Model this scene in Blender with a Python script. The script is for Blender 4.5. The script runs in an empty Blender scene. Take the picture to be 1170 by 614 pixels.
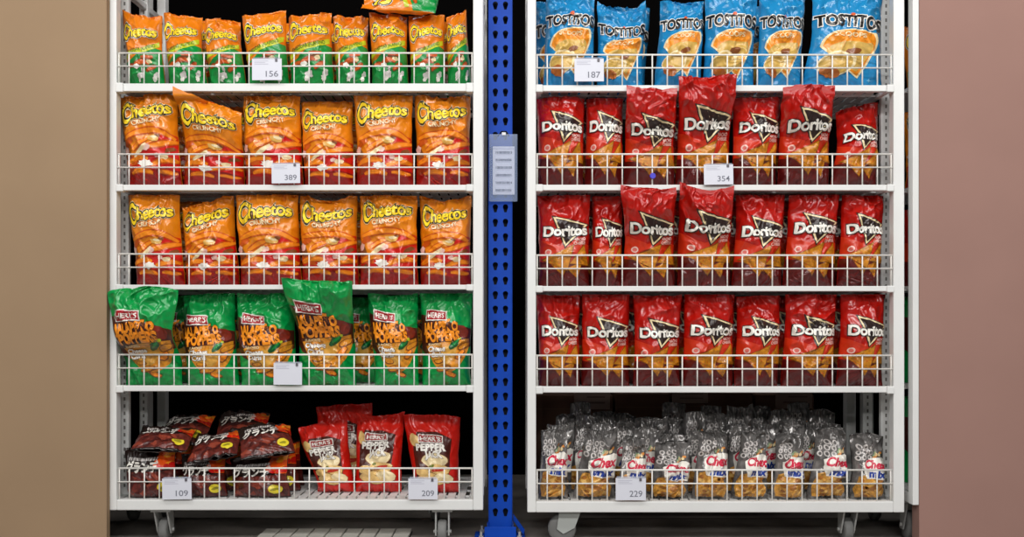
import bpy, bmesh, math, random
import numpy as np
from mathutils import Vector
from mathutils.geometry import tessellate_polygon

C = bpy.context.scene.collection
random.seed(7)
RNG = np.random.default_rng(7)

# ------------------------------------------------------------------ frame of reference
VX, VY = 585.0, 370.0            # vanishing point in the 1170x614 frame
DIST, FPX = 3.4, 1156.0          # camera distance to the rack fronts, focal length in px
CAMZ = 0.747

def PX(px, Y=0.0): return (px - VX) * (DIST + Y) / FPX
def PZ(py, Y=0.0): return CAMZ - (py - VY) * (DIST + Y) / FPX

# ------------------------------------------------------------------ materials
def lin(c):
    r = []
    for k in c:
        k = k / 255.0
        r.append(k / 12.92 if k <= 0.04045 else ((k + 0.055) / 1.055) ** 2.4)
    return r

MATS = {}
def mat(name, rgb=None, rough=0.5, metal=0.0, coat=0.0, spec=0.5, alpha=1.0, noise=0.0, nscale=20.0, trans=0.0, bump=0.0):
    if name in MATS: return MATS[name]
    m = bpy.data.materials.new(name); m.use_nodes = True
    nt = m.node_tree; b = nt.nodes['Principled BSDF']
    c = lin(rgb)
    b.inputs['Base Color'].default_value = (*c, 1)
    b.inputs['Roughness'].default_value = rough
    b.inputs['Metallic'].default_value = metal
    b.inputs['Coat Weight'].default_value = coat
    b.inputs['Coat Roughness'].default_value = 0.10
    b.inputs['Specular IOR Level'].default_value = spec
    b.inputs['Alpha'].default_value = alpha
    b.inputs['Transmission Weight'].default_value = trans
    if noise > 0 or bump > 0:
        tc = nt.nodes.new('ShaderNodeTexCoord')
        n = nt.nodes.new('ShaderNodeTexNoise'); n.inputs['Scale'].default_value = nscale
        n.inputs['Detail'].default_value = 5
        nt.links.new(tc.outputs['Object'], n.inputs['Vector'])
        if noise > 0:
            r = nt.nodes.new('ShaderNodeValToRGB')
            r.color_ramp.elements[0].position = 0.3; r.color_ramp.elements[1].position = 0.72
            r.color_ramp.elements[0].color = (*[k * (1 - noise) for k in c], 1)
            r.color_ramp.elements[1].color = (*[min(1, k * (1 + noise)) for k in c], 1)
            nt.links.new(n.outputs['Fac'], r.inputs['Fac'])
            nt.links.new(r.outputs['Color'], b.inputs['Base Color'])
        if bump > 0:
            bp = nt.nodes.new('ShaderNodeBump'); bp.inputs['Strength'].default_value = bump
            bp.inputs['Distance'].default_value = 0.004
            nt.links.new(n.outputs['Fac'], bp.inputs['Height'])
            nt.links.new(bp.outputs['Normal'], b.inputs['Normal'])
    MATS[name] = m
    return m

def film(name, rgb, rough=0.3, coat=0.4, noise=0.0, nscale=25, metal=0.0):
    """printed foil film of a snack bag"""
    return mat('film_' + name, rgb, rough=rough, coat=coat, noise=noise, nscale=nscale, metal=metal, bump=0.12)
def ink(name, rgb, rough=0.35, noise=0.0, nscale=40):
    return mat('ink_' + name, rgb, rough=rough, coat=0.3, noise=noise, nscale=nscale)

WHITE = mat('white_powder_coat', (228, 229, 227), rough=0.45, noise=0.03, nscale=9)
WIRE = mat('white_wire_coat', (238, 236, 230), rough=0.4)
BLUE = mat('blue_rack_paint', (4, 68, 178), rough=0.5, spec=.2, noise=0.10, nscale=14)
BLACK = mat('black_gap', (8, 8, 9), rough=0.7)
GREYM = mat('grey_zinc', (186, 187, 184), rough=0.4, metal=0.3)
WHEELM = mat('grey_rubber', (118, 118, 116), rough=0.6)
CARDM = mat('white_card', (218, 220, 230), rough=0.55)
CARDINK = mat('card_ink', (120, 122, 134), rough=0.7)
CARDFAINT = mat('card_faint_ink', (190, 190, 204), rough=0.7)
CLEARM = mat('clear_plastic', (205, 214, 232), rough=0.15, alpha=0.35)

# ------------------------------------------------------------------ objects
def setp(o, label=None, cat=None, group=None, kind=None):
    if label: o['label'] = label
    if cat: o['category'] = cat
    if group: o['group'] = group
    if kind: o['kind'] = kind
    return o

def empty(name, loc, parent=None):
    o = bpy.data.objects.new(name, None); C.objects.link(o)
    o.location = loc; o.empty_display_size = 0.05
    if parent: o.parent = parent
    return o

class MB:
    def __init__(s): s.v = []; s.f = []; s.m = []; s.sm = []
    def add(s, v, f, mi=0, smooth=False):
        b = len(s.v); s.v += [tuple(p) for p in v]
        for q in f: s.f.append(tuple(b + i for i in q)); s.m.append(mi); s.sm.append(smooth)
    def box(s, x0, x1, y0, y1, z0, z1, mi=0, bev=0.0):
        if bev <= 0:
            v = [(x, y, z) for x in (x0, x1) for y in (y0, y1) for z in (z0, z1)]
            s.add(v, [(0, 1, 3, 2), (4, 6, 7, 5), (0, 4, 5, 1), (2, 3, 7, 6), (0, 2, 6, 4), (1, 5, 7, 3)], mi)
        else:
            bm = bmesh.new(); bmesh.ops.create_cube(bm, size=1)
            for q in bm.verts:
                q.co = Vector(((x0 + x1) / 2 + q.co.x * (x1 - x0), (y0 + y1) / 2 + q.co.y * (y1 - y0), (z0 + z1) / 2 + q.co.z * (z1 - z0)))
            bmesh.ops.bevel(bm, geom=list(bm.edges), offset=bev, segments=2, affect='EDGES', profile=0.5)
            s.bm(bm, mi)
    def bm(s, bm, mi=0, smooth=False):
        bm.verts.index_update()
        s.add([q.co[:] for q in bm.verts], [[q.index for q in f.verts] for f in bm.faces], mi, smooth); bm.free()
    def tube(s, p, q, r, mi=0, n=6):
        p = Vector(p); q = Vector(q); d = (q - p).normalized()
        a = d.orthogonal().normalized(); b = d.cross(a)
        v = []
        for e in (p, q):
            for i in range(n):
                t = 2 * math.pi * i / n; v.append(e + a * (r * math.cos(t)) + b * (r * math.sin(t)))
        f = [(i, (i + 1) % n, n + (i + 1) % n, n + i) for i in range(n)]
        f += [tuple(range(n))[::-1], tuple(range(n, 2 * n))]
        s.add(v, f, mi, True)
    def lathe_x(s, c, prof, n=28, mi=0):
        """profile [(x offset, radius)] spun around an axis along X through c"""
        v = []
        for (dx, r) in prof:
            for i in range(n):
                t = 2 * math.pi * i / n
                v.append((c[0] + dx, c[1] + r * math.cos(t), c[2] + r * math.sin(t)))
        f = []
        for k in range(len(prof) - 1):
            for i in range(n):
                f.append((k * n + i, k * n + (i + 1) % n, (k + 1) * n + (i + 1) % n, (k + 1) * n + i))
        f += [tuple(range(n))[::-1], tuple(range((len(prof) - 1) * n, len(prof) * n))]
        s.add(v, f, mi, True)
    def prism_x(s, pts, x0, x1, mi=0):
        n = len(pts)
        v = [(x0, p[0], p[1]) for p in pts] + [(x1, p[0], p[1]) for p in pts]
        f = [(i, (i + 1) % n, n + (i + 1) % n, n + i) for i in range(n)] + [tuple(range(n))[::-1], tuple(range(n, 2 * n))]
        s.add(v, f, mi)
    def obj(s, name, mats, parent=None, loc=None):
        me = bpy.data.meshes.new(name)
        me.from_pydata(s.v, [], s.f)
        if not isinstance(mats, (list, tuple)): mats = [mats]
        for m in mats: me.materials.append(m)
        me.polygons.foreach_set('material_index', s.m)
        me.polygons.foreach_set('use_smooth', s.sm)
        me.update()
        bm = bmesh.new(); bm.from_mesh(me); bmesh.ops.recalc_face_normals(bm, faces=bm.faces); bm.to_mesh(me); bm.free()
        o = bpy.data.objects.new(name, me); C.objects.link(o)
        if parent: o.parent = parent
        if loc: o.location = loc
        return o

# ------------------------------------------------------------------ printed artwork (flat, then laid on a bag)
def text_tris(s, bold=0.0, spacing=1.0, shear=0.0):
    """text as a triangle list, baseline at 0, size 1"""
    cu = bpy.data.curves.new('tmp', 'FONT'); cu.body = s; cu.size = 1.0; cu.offset = bold
    cu.space_character = spacing; cu.shear = shear; cu.resolution_u = 4; cu.fill_mode = 'FRONT'
    o = bpy.data.objects.new('tmp', cu); C.objects.link(o)
    dg = bpy.context.evaluated_depsgraph_get()
    me = bpy.data.meshes.new_from_object(o.evaluated_get(dg))
    me.calc_loop_triangles()
    v = np.array([q.co[:2] for q in me.vertices], float).reshape(-1, 2)
    t = np.array([q.vertices[:] for q in me.loop_triangles], int).reshape(-1, 3)
    bpy.data.objects.remove(o); bpy.data.curves.remove(cu); bpy.data.meshes.remove(me)
    return v[t] if len(t) else np.zeros((0, 3, 2))

def refine(tri, L):
    tri = np.asarray(tri, float)
    for _ in range(16):
        e = np.stack([np.linalg.norm(tri[:, (i + 1) % 3] - tri[:, i], axis=1) for i in range(3)], 1)
        k = e.argmax(1); big = e.max(1) > L
        if not big.any(): break
        keep = tri[~big]; b = tri[big]; kb = k[big]; idx = np.arange(len(b))
        p, q, r = b[idx, kb], b[idx, (kb + 1) % 3], b[idx, (kb + 2) % 3]
        m = (p + q) / 2
        tri = np.concatenate([keep, np.stack([p, m, r], 1), np.stack([m, q, r], 1)])
    return tri

class Art:
    L = 0.0165
    def __init__(s): s.items = []; s.mats = []
    def _put(s, tri, m, layer):
        if len(tri) == 0: return
        # drop slivers, wind all triangles the same way
        a = (tri[:, 1, 0] - tri[:, 0, 0]) * (tri[:, 2, 1] - tri[:, 0, 1]) - (tri[:, 2, 0] - tri[:, 0, 0]) * (tri[:, 1, 1] - tri[:, 0, 1])
        tri = tri[np.abs(a) > 1e-9]; a = a[np.abs(a) > 1e-9]
        tri[a < 0] = tri[a < 0][:, ::-1]
        t = refine(tri, s.L)
        fl = np.round(t.reshape(-1, 2), 5)
        u, inv = np.unique(fl, axis=0, return_inverse=True)
        f = inv.reshape(-1, 3)
        ok = (f[:, 0] != f[:, 1]) & (f[:, 1] != f[:, 2]) & (f[:, 0] != f[:, 2])
        if m not in s.mats: s.mats.append(m)
        s.items.append((u, f[ok], s.mats.index(m), layer))
    def poly(s, pts, m, layer=0):
        t = tessellate_polygon([[Vector((p[0], p[1], 0)) for p in pts]])
        P = np.array(pts, float)
        s._put(P[np.array(t, int)], m, layer)
    def ell(s, cx, cy, rx, ry, m, layer=0, rot=0.0, n=28, wob=0.0, seed=0):
        r = random.Random(seed); c, k = math.cos(rot), math.sin(rot); pts = []
        for i in range(n):
            a = 2 * math.pi * i / n; w = 1 + wob * (r.random() - 0.5)
            x, y = rx * math.cos(a) * w, ry * math.sin(a) * w
            pts.append((cx + x * c - y * k, cy + x * k + y * c))
        s.poly(pts, m, layer)
    def ribbon(s, pts, w, m, layer=0):
        P = np.array(pts, float)
        d = np.gradient(P, axis=0); d /= np.linalg.norm(d, axis=1)[:, None] + 1e-9
        n = np.stack([-d[:, 1], d[:, 0]], 1)
        ww = np.array(w if hasattr(w, '__len__') else [w] * len(P))[:, None] / 2
        A, B = P + n * ww, P - n * ww
        tr = []
        for i in range(len(P) - 1):
            tr += [[A[i], B[i], B[i + 1]], [A[i], B[i + 1], A[i + 1]]]
        s._put(np.array(tr), m, layer)
    def text(s, body, x0, x1, y0, h, m, layer=1, bold=0.0, rot=0.0, warp=None, outlines=(), spacing=1.0, shear=0.0):
        """text stretched to x0..x1, baseline y0, capital height h; outlines = [(extra bold, material)] drawn beneath"""
        base = text_tris(body, bold, spacing, shear)
        lo = base.reshape(-1, 2).min(0); hi = base.reshape(-1, 2).max(0)
        sx = (x1 - x0) / (hi[0] - lo[0]); sy = h / 0.70
        def place(t):
            t = t.copy(); t[..., 0] = (t[..., 0] - lo[0]) * sx; t[..., 1] *= sy
            t = refine(t, s.L)
            if warp is not None: t = warp(t, x1 - x0, h)
            c, k = math.cos(rot), math.sin(rot)
            return np.stack([x0 + t[..., 0] * c - t[..., 1] * k, y0 + t[..., 0] * k + t[..., 1] * c], -1)
        lay = layer
        for (ex, mm) in outlines:
            s._put(place(text_tris(body, bold + ex, spacing, shear)), mm, lay); lay += 1
        s._put(place(base), m, lay)

# ------------------------------------------------------------------ smooth 2-D noise
class Noise:
    def __init__(s, seed):
        r = np.random.default_rng(seed); s.g = r.random((64, 64)) * 2 - 1
    def __call__(s, x, y):
        xi = np.floor(x).astype(int); yi = np.floor(y).astype(int)
        fx = x - xi; fy = y - yi
        fx = fx * fx * fx * (fx * (fx * 6 - 15) + 10); fy = fy * fy * fy * (fy * (fy * 6 - 15) + 10)
        a = s.g[xi % 64, yi % 64]; b = s.g[(xi + 1) % 64, yi % 64]; c = s.g[xi % 64, (yi + 1) % 64]; d = s.g[(xi + 1) % 64, (yi + 1) % 64]
        return (a * (1 - fx) + b * fx) * (1 - fy) + (c * (1 - fx) + d * fx) * fy

def smooth(a, b, x):
    t = np.clip((x - a) / (b - a), 0, 1); return t * t * (3 - 2 * t)

class Surf:
    """The skin of one pillow bag. u in -1..1 across, v in 0..1 upwards."""
    def __init__(s, xlb, xrb, zb, xlt, xrt, zl, zm, zr, cy, lean, T, crease, seed, lean0=0.35, pinch=0.035, yaw=0.0, clear=None, lean1=1.0, xmin=None):
        s.__dict__.update(locals()); s.n1 = Noise(seed * 3 + 1); s.n2 = Noise(seed * 3 + 2); s.n3 = Noise(seed * 3 + 3)
        r = random.Random(seed); s.ph = [r.random() * 40 for _ in range(8)]
        s.rag = .016; s.W = max(xrb - xlb, xrt - xlt); s.H = max(zm, (zl + zr) / 2) - zb
    def __call__(s, u, v, side=1.0, seal=False):
        u = np.asarray(u, float); v = np.asarray(v, float)
        e = smooth(0.5, 0.97, v) if s.lean < -.04 else smooth(0, 1, v)
        xl = s.xlb + (s.xlt - s.xlb) * e; xr = s.xrb + (s.xrt - s.xrb) * e
        cx = (xl + xr) / 2; hw = (xr - xl) / 2
        bul = np.sin(np.pi * np.clip(v, 0, 1))
        edge = 1 - s.pinch * bul + 0.018 * s.n1(v * 9 + s.ph[0], np.sign(u) * 3 + 8 + 0 * v)
        x = cx + u * hw * edge
        zt = s.zl * u * (u - 1) / 2 + s.zm * (1 - u * u) + s.zr * u * (u + 1) / 2
        z = s.zb + v * (zt - s.zb) + s.W * s.rag * (s.n2(u * 2.6 + s.ph[1], 3.3 + 0 * v) + .5 * s.n3(u * 7 + s.ph[2], 5.1 + 0 * v)) * smooth(0.70, 1, v)
        g = np.clip(1 - (1 - np.clip(v / 0.26, 0, 1)) ** 2, 0, 1) ** 0.62 * np.clip(1 - (1 - np.clip((0.985 - v) / 0.46, 0, 1)) ** 2, 0, 1) ** 0.7
        t = s.T * np.clip(1 - np.abs(u) ** 2.6, 0, 1) ** 0.72 * g
        m = (1 - np.abs(u) ** 6)
        W, H = s.W, s.H
        px = u * W * 0.5; pz = v * H
        # long soft folds, sharp crinkles, gathers that fan out of the seals
        f1 = s.n1(px * 17 + s.ph[2], pz * 13 + s.ph[3])
        r1 = 1 - 2 * np.sqrt(s.n2(px * 22 + pz * 10 + s.ph[4], pz * 20 - px * 9 + s.ph[5]) ** 2 + .0025)
        r2 = 1 - 2 * np.sqrt(s.n3(px * 45 - pz * 18 + s.ph[6], pz * 34 + px * 20 + s.ph[7]) ** 2 + .004)
        top = np.exp(-(1 - v) / 0.20); bot = np.exp(-v / 0.11)
        gat = (1 - 2 * np.sqrt(s.n3(px * 62 + s.ph[1] + 3 * s.n1(pz * 20, px * 6), pz * 6 + 3) ** 2 + .006))
        sidew = smooth(0.5, 1.0, np.abs(u))
        d = s.crease * (0.0056 * f1 + 0.0070 * r1 * (0.6 + 0.8 * top + 0.5 * sidew) + 0.0030 * r2 * (0.6 + top)
                        + 0.0050 * gat * (top * 1.25 + bot * 0.8)) * m
        common = 0.010 * s.n2(u * 1.6 + s.ph[0], v * 1.2 + s.ph[3]) * smooth(0.5, 1, v) * s.crease
        y = s.cy + s.lean * smooth(s.lean0, s.lean1, v) + common + s.yaw * u * W * .5 * bul - side * t - (d if side > 0 else -0.6 * d)
        if s.clear is not None:
            gt, b0, b1 = s.clear      # guard top, underside and top of the shelf edge above
            lowy = .0215 - .10 * smooth(gt + .004, gt + .075, z)
            k = .0007 * (1 - side)
            y = np.where(z < gt + .08, np.maximum(y, lowy) + k, y)
            if s.lean < -.04:
                hi = -.0125 + .16 * (1 - smooth(b0 - .085, b0 - .010, z))
                y = np.minimum(y, hi) + k
                if s.xmin is not None: x = np.maximum(x, s.xmin - .06 * (1 - smooth(-.03, -.008, y)))
            else:
                y = np.where(z > b0 - .03, np.maximum(y, .043), y) + k
                z = np.minimum(z, b1 - .026)
        return np.stack([x, y, z], -1)
    def normal(s, u, v):
        h = 0.004
        a = s(np.clip(u + h, -1, 1), v) - s(np.clip(u - h, -1, 1), v)
        b = s(u, v + h) - s(u, v - h)
        n = np.cross(a, b); ln = np.linalg.norm(n, axis=-1)[..., None]
        n = n / np.maximum(ln, 1e-9)
        n[n[..., 1] > 0] *= -1
        return n

def grid_faces(nu, nv, flip):
    i, j = np.meshgrid(np.arange(nu), np.arange(nv), indexing='ij')
    a = i * (nv + 1) + j; b = (i + 1) * (nv + 1) + j
    q = np.stack([a, b, b + 1, a + 1], -1).reshape(-1, 4)
    return q[:, ::-1] if flip else q

def mesh_np(name, V, polys, midx, mats):
    """polys: list of int arrays (n,k)"""
    me = bpy.data.meshes.new(name)
    me.vertices.add(len(V)); me.vertices.foreach_set('co', np.asarray(V, np.float32).ravel())
    loops = np.concatenate([p.ravel() for p in polys]); tot = np.concatenate([np.full(len(p), p.shape[1]) for p in polys])
    me.loops.add(len(loops)); me.loops.foreach_set('vertex_index', loops.astype(np.int32))
    me.polygons.add(len(tot))
    st = np.concatenate([[0], np.cumsum(tot)[:-1]])
    me.polygons.foreach_set('loop_start', st.astype(np.int32)); me.polygons.foreach_set('loop_total', tot.astype(np.int32))
    for m in mats: me.materials.append(m)
    me.polygons.foreach_set('material_index', np.concatenate(midx).astype(np.int32))
    me.polygons.foreach_set('use_smooth', np.ones(len(tot), bool))
    me.update(calc_edges=True); me.validate()
    return me

SEAL = 0.035
def build_bag(name, surf, kind, res=0.0034, shift=(0, 0)):
    """one bag: body with its printing, top seal and bottom seal as children"""
    base, back, art, HW = kind['base'], kind.get('back', kind['base']), kind['art'], kind['hw']
    s = surf
    nu = max(16, int(s.W / res)); nv = max(20, int(s.H / res))
    org = np.array([(s.xlb + s.xrb) / 2, s.cy, s.zb])
    v0, v1 = 0.03, 1 - SEAL
    u = np.linspace(-1, 1, nu + 1); v = np.linspace(v0, v1, nv + 1)
    U, Vv = np.meshgrid(u, v, indexing='ij')
    F = s(U, Vv).reshape(-1, 3)
    nu2, nv2 = max(10, nu // 2), max(12, nv // 2)
    U2, V2 = np.meshgrid(np.linspace(-1, 1, nu2 + 1), np.linspace(v0, v1, nv2 + 1), indexing='ij')
    B = s(U2, V2, side=-1.0).reshape(-1, 3)
    verts = [F, B]; polys = [grid_faces(nu, nv, False), grid_faces(nu2, nv2, True) + len(F)]
    mats = [base, back]; mi = [np.zeros(len(polys[0])), np.ones(len(polys[1]))]
    off = len(F) + len(B)
    for (p, f, k, lay) in art.items:
        uu = np.clip((p[:, 0] + shift[0] * (.5 - np.abs(p[:, 0])) * 2) * 2, -0.985, 0.985); vv = np.clip(v0 + (p[:, 1] / HW) * (v1 - v0) + shift[1] * np.clip(4 * p[:, 1] / HW, 0, 1), v0, v1)
        q = s(uu, vv) + s.normal(uu, vv) * (0.0009 + 0.00055 * lay)
        verts.append(q); polys.append(f + off); off += len(q)
        mm = art.mats[k]
        if mm not in mats: mats.append(mm)
        mi.append(np.full(len(f), mats.index(mm)))
    me = mesh_np(name, np.concatenate(verts) - org, polys, mi, mats)
    o = bpy.data.objects.new(name, me); C.objects.link(o); o.location = org
    for (nm, a, b, m) in (('top_seal', v1 - 0.004, 1.0, kind.get('seal', base)), ('bottom_seal', 0.0, v0 + 0.003, kind.get('seal_low', kind.get('seal', base)))):
        su = np.linspace(-1, 1, int(nu * 1.3) + 1); sv = np.linspace(a, b, 11)
        SU, SV = np.meshgrid(su, sv, indexing='ij')
        mid = s(SU, SV); mid2 = s(SU, SV, side=-1.0)
        w = smooth(0, 1, np.abs(SV - (v1 if nm == 'top_seal' else v0)) / 0.03)[..., None]
        rip = 0.0006 * np.sin(np.arange(11) * math.pi * 0.9)[None, :]
        Fs = mid.copy(); Bs = mid2.copy()
        Fs[..., 1] -= 0.0007 + rip; Bs[..., 1] += 0.0007 - rip
        nF = Fs.reshape(-1, 3)
        me2 = mesh_np(nm, np.concatenate([nF, Bs.reshape(-1, 3)]) - org,
                      [grid_faces(len(su) - 1, 10, False), grid_faces(len(su) - 1, 10, True) + len(nF)],
                      [np.zeros((len(su) - 1) * 10), np.zeros((len(su) - 1) * 10)], [m])
        c = bpy.data.objects.new(nm, me2); C.objects.link(c); c.parent = o
    return o

def dup(root, loc, label, group=None):
    r = root.copy(); C.objects.link(r); r.location = loc
    r['label'] = label
    if group: r['group'] = group
    for ch in list(root.children):
        c = ch.copy(); C.objects.link(c); c.parent = r
    return r

# ------------------------------------------------------------------ the printed designs
I_BLACK = ink('black', (22, 16, 12)); I_WHITE = ink('white', (240, 236, 226)); I_YELLOW = ink('yellow', (250, 214, 40))
I_GOLD = ink('gold', (222, 170, 84)); I_CREAM = ink('cream', (238, 218, 170)); I_RED = ink('red', (206, 22, 14))
I_DRED = ink('deep_red', (150, 16, 12)); I_ORANGE = ink('orange', (240, 138, 24)); I_DORANGE = ink('burnt_orange', (200, 84, 14))
I_LIME = ink('lime', (186, 196, 34)); I_GREEN = ink('green', (0, 138, 58)); I_DGREEN = ink('dark_green', (8, 84, 38))
I_MAROON = ink('maroon', (74, 26, 16)); I_BROWN = ink('brown', (130, 72, 30)); I_CHIP = ink('corn_chip', (196, 126, 22), noise=0.3, nscale=120)
I_CHIPD = ink('corn_chip_edge', (136, 78, 14)); I_POP = ink('golden_breading', (216, 140, 34), noise=0.3, nscale=70)
I_PLAQ = ink('plaque_red', (168, 22, 34)); I_PALE = ink('pale_grey', (206, 200, 196)); I_PINKW = ink('pinkish_white', (232, 190, 178))
I_LBLUE = ink('light_blue', (120, 190, 226)); I_BLUE = ink('mix_blue', (24, 62, 160)); I_CRED = ink('crimson', (206, 20, 62))
I_CHEESE = ink('dip', (206, 168, 84), noise=0.2, nscale=60); I_LETOR = ink('letter_orange', (250, 150, 30))
I_SILV = ink('silver', (168, 166, 164)); I_SMOKE = ink('smoke_grey', (84, 80, 78)); I_FIRE = ink('fire', (236, 84, 16)); I_SKIN = ink('chip_cream', (228, 190, 120), noise=0.2, nscale=60)
I_MIX = ink('toasted_mix', (206, 148, 62), noise=0.35, nscale=110); I_MIXL = ink('toasted_light', (232, 186, 104)); I_MIXD = ink('toasted_dark', (150, 92, 30))

def puffy_warp(t, W, h):
    t = t.copy(); xn = t[..., 0] / W; y = t[..., 1]
    k = 1.18 - 0.30 * xn + 0.10 * np.sin(xn * 17)
    first = 1 - smooth(0.10, 0.24, xn)
    y = y * (k + 0.42 * first) - h * 0.40 * first + h * 0.06 * np.sin(xn * 12)
    t[..., 1] = y + 0.30 * h * xn
    return t
def arch_warp(a):
    def w(t, W, h):
        t = t.copy(); xn = t[..., 0] / W; t[..., 1] += a * h * 4 * xn * (1 - xn); return t
    return w
def blob_field(a, x0, x1, y0, y1, n, mats, r0, r1, layer, seed, stretch=2.0):
    r = random.Random(seed)
    for i in range(n):
        a.ell(r.uniform(x0, x1), r.uniform(y0, y1), r.uniform(r0, r1) * stretch, r.uniform(r0, r1), mats[i % len(mats)], layer + i % 2, r.uniform(-1.2, 1.2), 12, 0.35, seed * 50 + i)
def curve_pts(pts, n=24):
    P = np.array(pts, float); k = len(P) - 1; out = []
    for i in range(n + 1):
        t = i / n; q = P.copy()
        for _ in range(k): q = q[:-1] * (1 - t) + q[1:] * t
        out.append(tuple(q[0]))
    return out
def puff_w(n, w): return [w * (0.35 + 0.65 * math.sin(math.pi * min(1, max(0, (i + 0.6) / (n + 1.2)))) ** 0.5) for i in range(n + 1)]

def design_crunchy():
    a = Art()
    # red field, lower part and right side
    a.poly([(-.5, 0), (.5, 0), (.5, .80), (.40, .84), (.26, .82), (.12, .70), (-.06, .58), (-.26, .46), (-.5, .40)], I_RED, 0)
    a.poly([(-.5, 0), (.5, 0), (.5, .22), (.2, .28), (-.1, .24), (-.5, .30)], I_DRED, 1)
    # crunchy orange sticks tumbling across
    for k, (p, w) in enumerate([(((-.44, .78), (-.1, .93), (.2, .98), (.46, .74)), .105), (((-.06, .62), (.18, .62), (.3, .70), (.5, .70)), .10),
                                (((-.46, .34), (-.3, .44), (-.2, .46), (-.02, .40)), .11), (((.02, .30), (.18, .38), (.3, .42), (.48, .36)), .10), (((-.30, .58), (-.2, .66), (-.1, .72), (.0, .74)), .085),
                                (((-.34, .18), (-.2, .25), (-.05, .22), (.06, .17)), .08), (((.14, .20), (.28, .22), (.36, .16), (.46, .18)), .07)]):
        q = curve_pts(p); n = len(q) - 1
        a.ribbon(q, [x * 1.22 for x in puff_w(n, w)], I_DORANGE, 2); a.ribbon(q, puff_w(n, w * .78), I_ORANGE, 3)
    # pale cream puffs and a white burst
    a.ribbon(curve_pts(((-.28, .46), (-.18, .55), (-.1, .58), (-.02, .66))), puff_w(24, .07), I_CREAM, 4)
    a.ell(.10, .76, .115, .055, I_GOLD, 4, -.15, 16, .2, 3); a.ell(.12, .775, .07, .026, I_CREAM, 5, -.15, 14, .2, 4); a.ell(.19, .80, .05, .022, I_BROWN, 6, -.3, 12, .3, 14)
    a.ell(-.02, .60, .065, .045, I_PINKW, 4, .3, 14, .3, 5); a.ell(.26, .44, .075, .045, I_CREAM, 4, .1, 14, .3, 6); a.ell(.15, .47, .05, .04, I_PINKW, 5, .1, 14, .3, 9)
    a.ell(-.08, .33, .12, .062, I_WHITE, 5, .05, 18, .5, 7); a.ell(-.44, .60, .05, .07, I_PINKW, 4, 0, 12, .4, 8)
    a.text('CRUNCHY', -.24, .26, 1.00, .075, I_CREAM, 4, bold=.03, rot=.13, outlines=[(.03, I_DORANGE)])
    a.text('Cheetos', -.43, .42, 1.12, .215, I_YELLOW, 3, bold=.026, rot=.02, warp=puffy_warp, spacing=.96, outlines=[(.085, I_CREAM), (.06, I_BLACK)])
    # burnt-orange shaded crumbs on the outer side
    for k, (x, y, rx, ry, ro) in enumerate([(-.36, .72, .10, .05, .5), (-.42, .50, .07, .10, .2), (-.30, .36, .10, .05, -.3), (-.40, .24, .09, .06, .3), (-.16, .44, .06, .04, .2), (.38, .56, .09, .04, .4)]):
        a.ell(x, y, rx, ry, I_BROWN if k % 2 else I_DORANGE, 1, ro, 14, .5, 60 + k)
    return a
def design_jalapeno_puffs():
    a = Art()
    a.poly([(-.5, 0), (.5, 0), (.5, .80), (.3, .84), (.1, .78), (-.1, .66), (-.3, .52), (-.5, .44)], I_GREEN, 0)
    a.poly(curve_pts(((-.46, .62), (-.2, .78), (.1, .82), (.46, .98))) + curve_pts(((.46, .87), (.1, .70), (-.2, .70), (-.46, .52))), I_LIME, 1)
    a.text('CHEDDAR JALAPENO', -.36, .40, .655, .075, I_DGREEN, 2, bold=.01, rot=.27)
    a.text('Cheetos', -.43, .42, 1.02, .215, I_YELLOW, 3, bold=.026, rot=.0, warp=puffy_warp, spacing=.96, outlines=[(.085, I_WHITE), (.055, I_BLACK)])
    for k, (p, w) in enumerate([(((-.2, .40), (-.05, .52), (.1, .54), (.2, .46)), .11), (((.0, .60), (.12, .64), (.2, .60), (.3, .64)), .09), (((.12, .30), (.22, .36), (.3, .44), (.36, .42)), .09), (((-.40, .38), (-.3, .44), (-.22, .44), (-.16, .40)), .08)]):
        q = curve_pts(p); n = len(q) - 1
        a.ribbon(q, [x * 1.2 for x in puff_w(n, w)], I_BROWN, 2); a.ribbon(q, puff_w(n, w * .74), I_DORANGE, 3)
    for i, (x, y, r) in enumerate([(-.12, .40, .07), (-.02, .20, .10), (-.08, .13, .06), (.34, .22, .075), (.30, .14, .06), (.02, .33, .05)]):
        a.ell(x, y, r, r * .72, I_WHITE if i % 2 == 0 else I_PALE, 4, .3 * i, 14, .5, 20 + i)
    a.ell(.2, .52, .07, .05, I_CREAM, 4, .1, 14, .3, 31)
    return a
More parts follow.
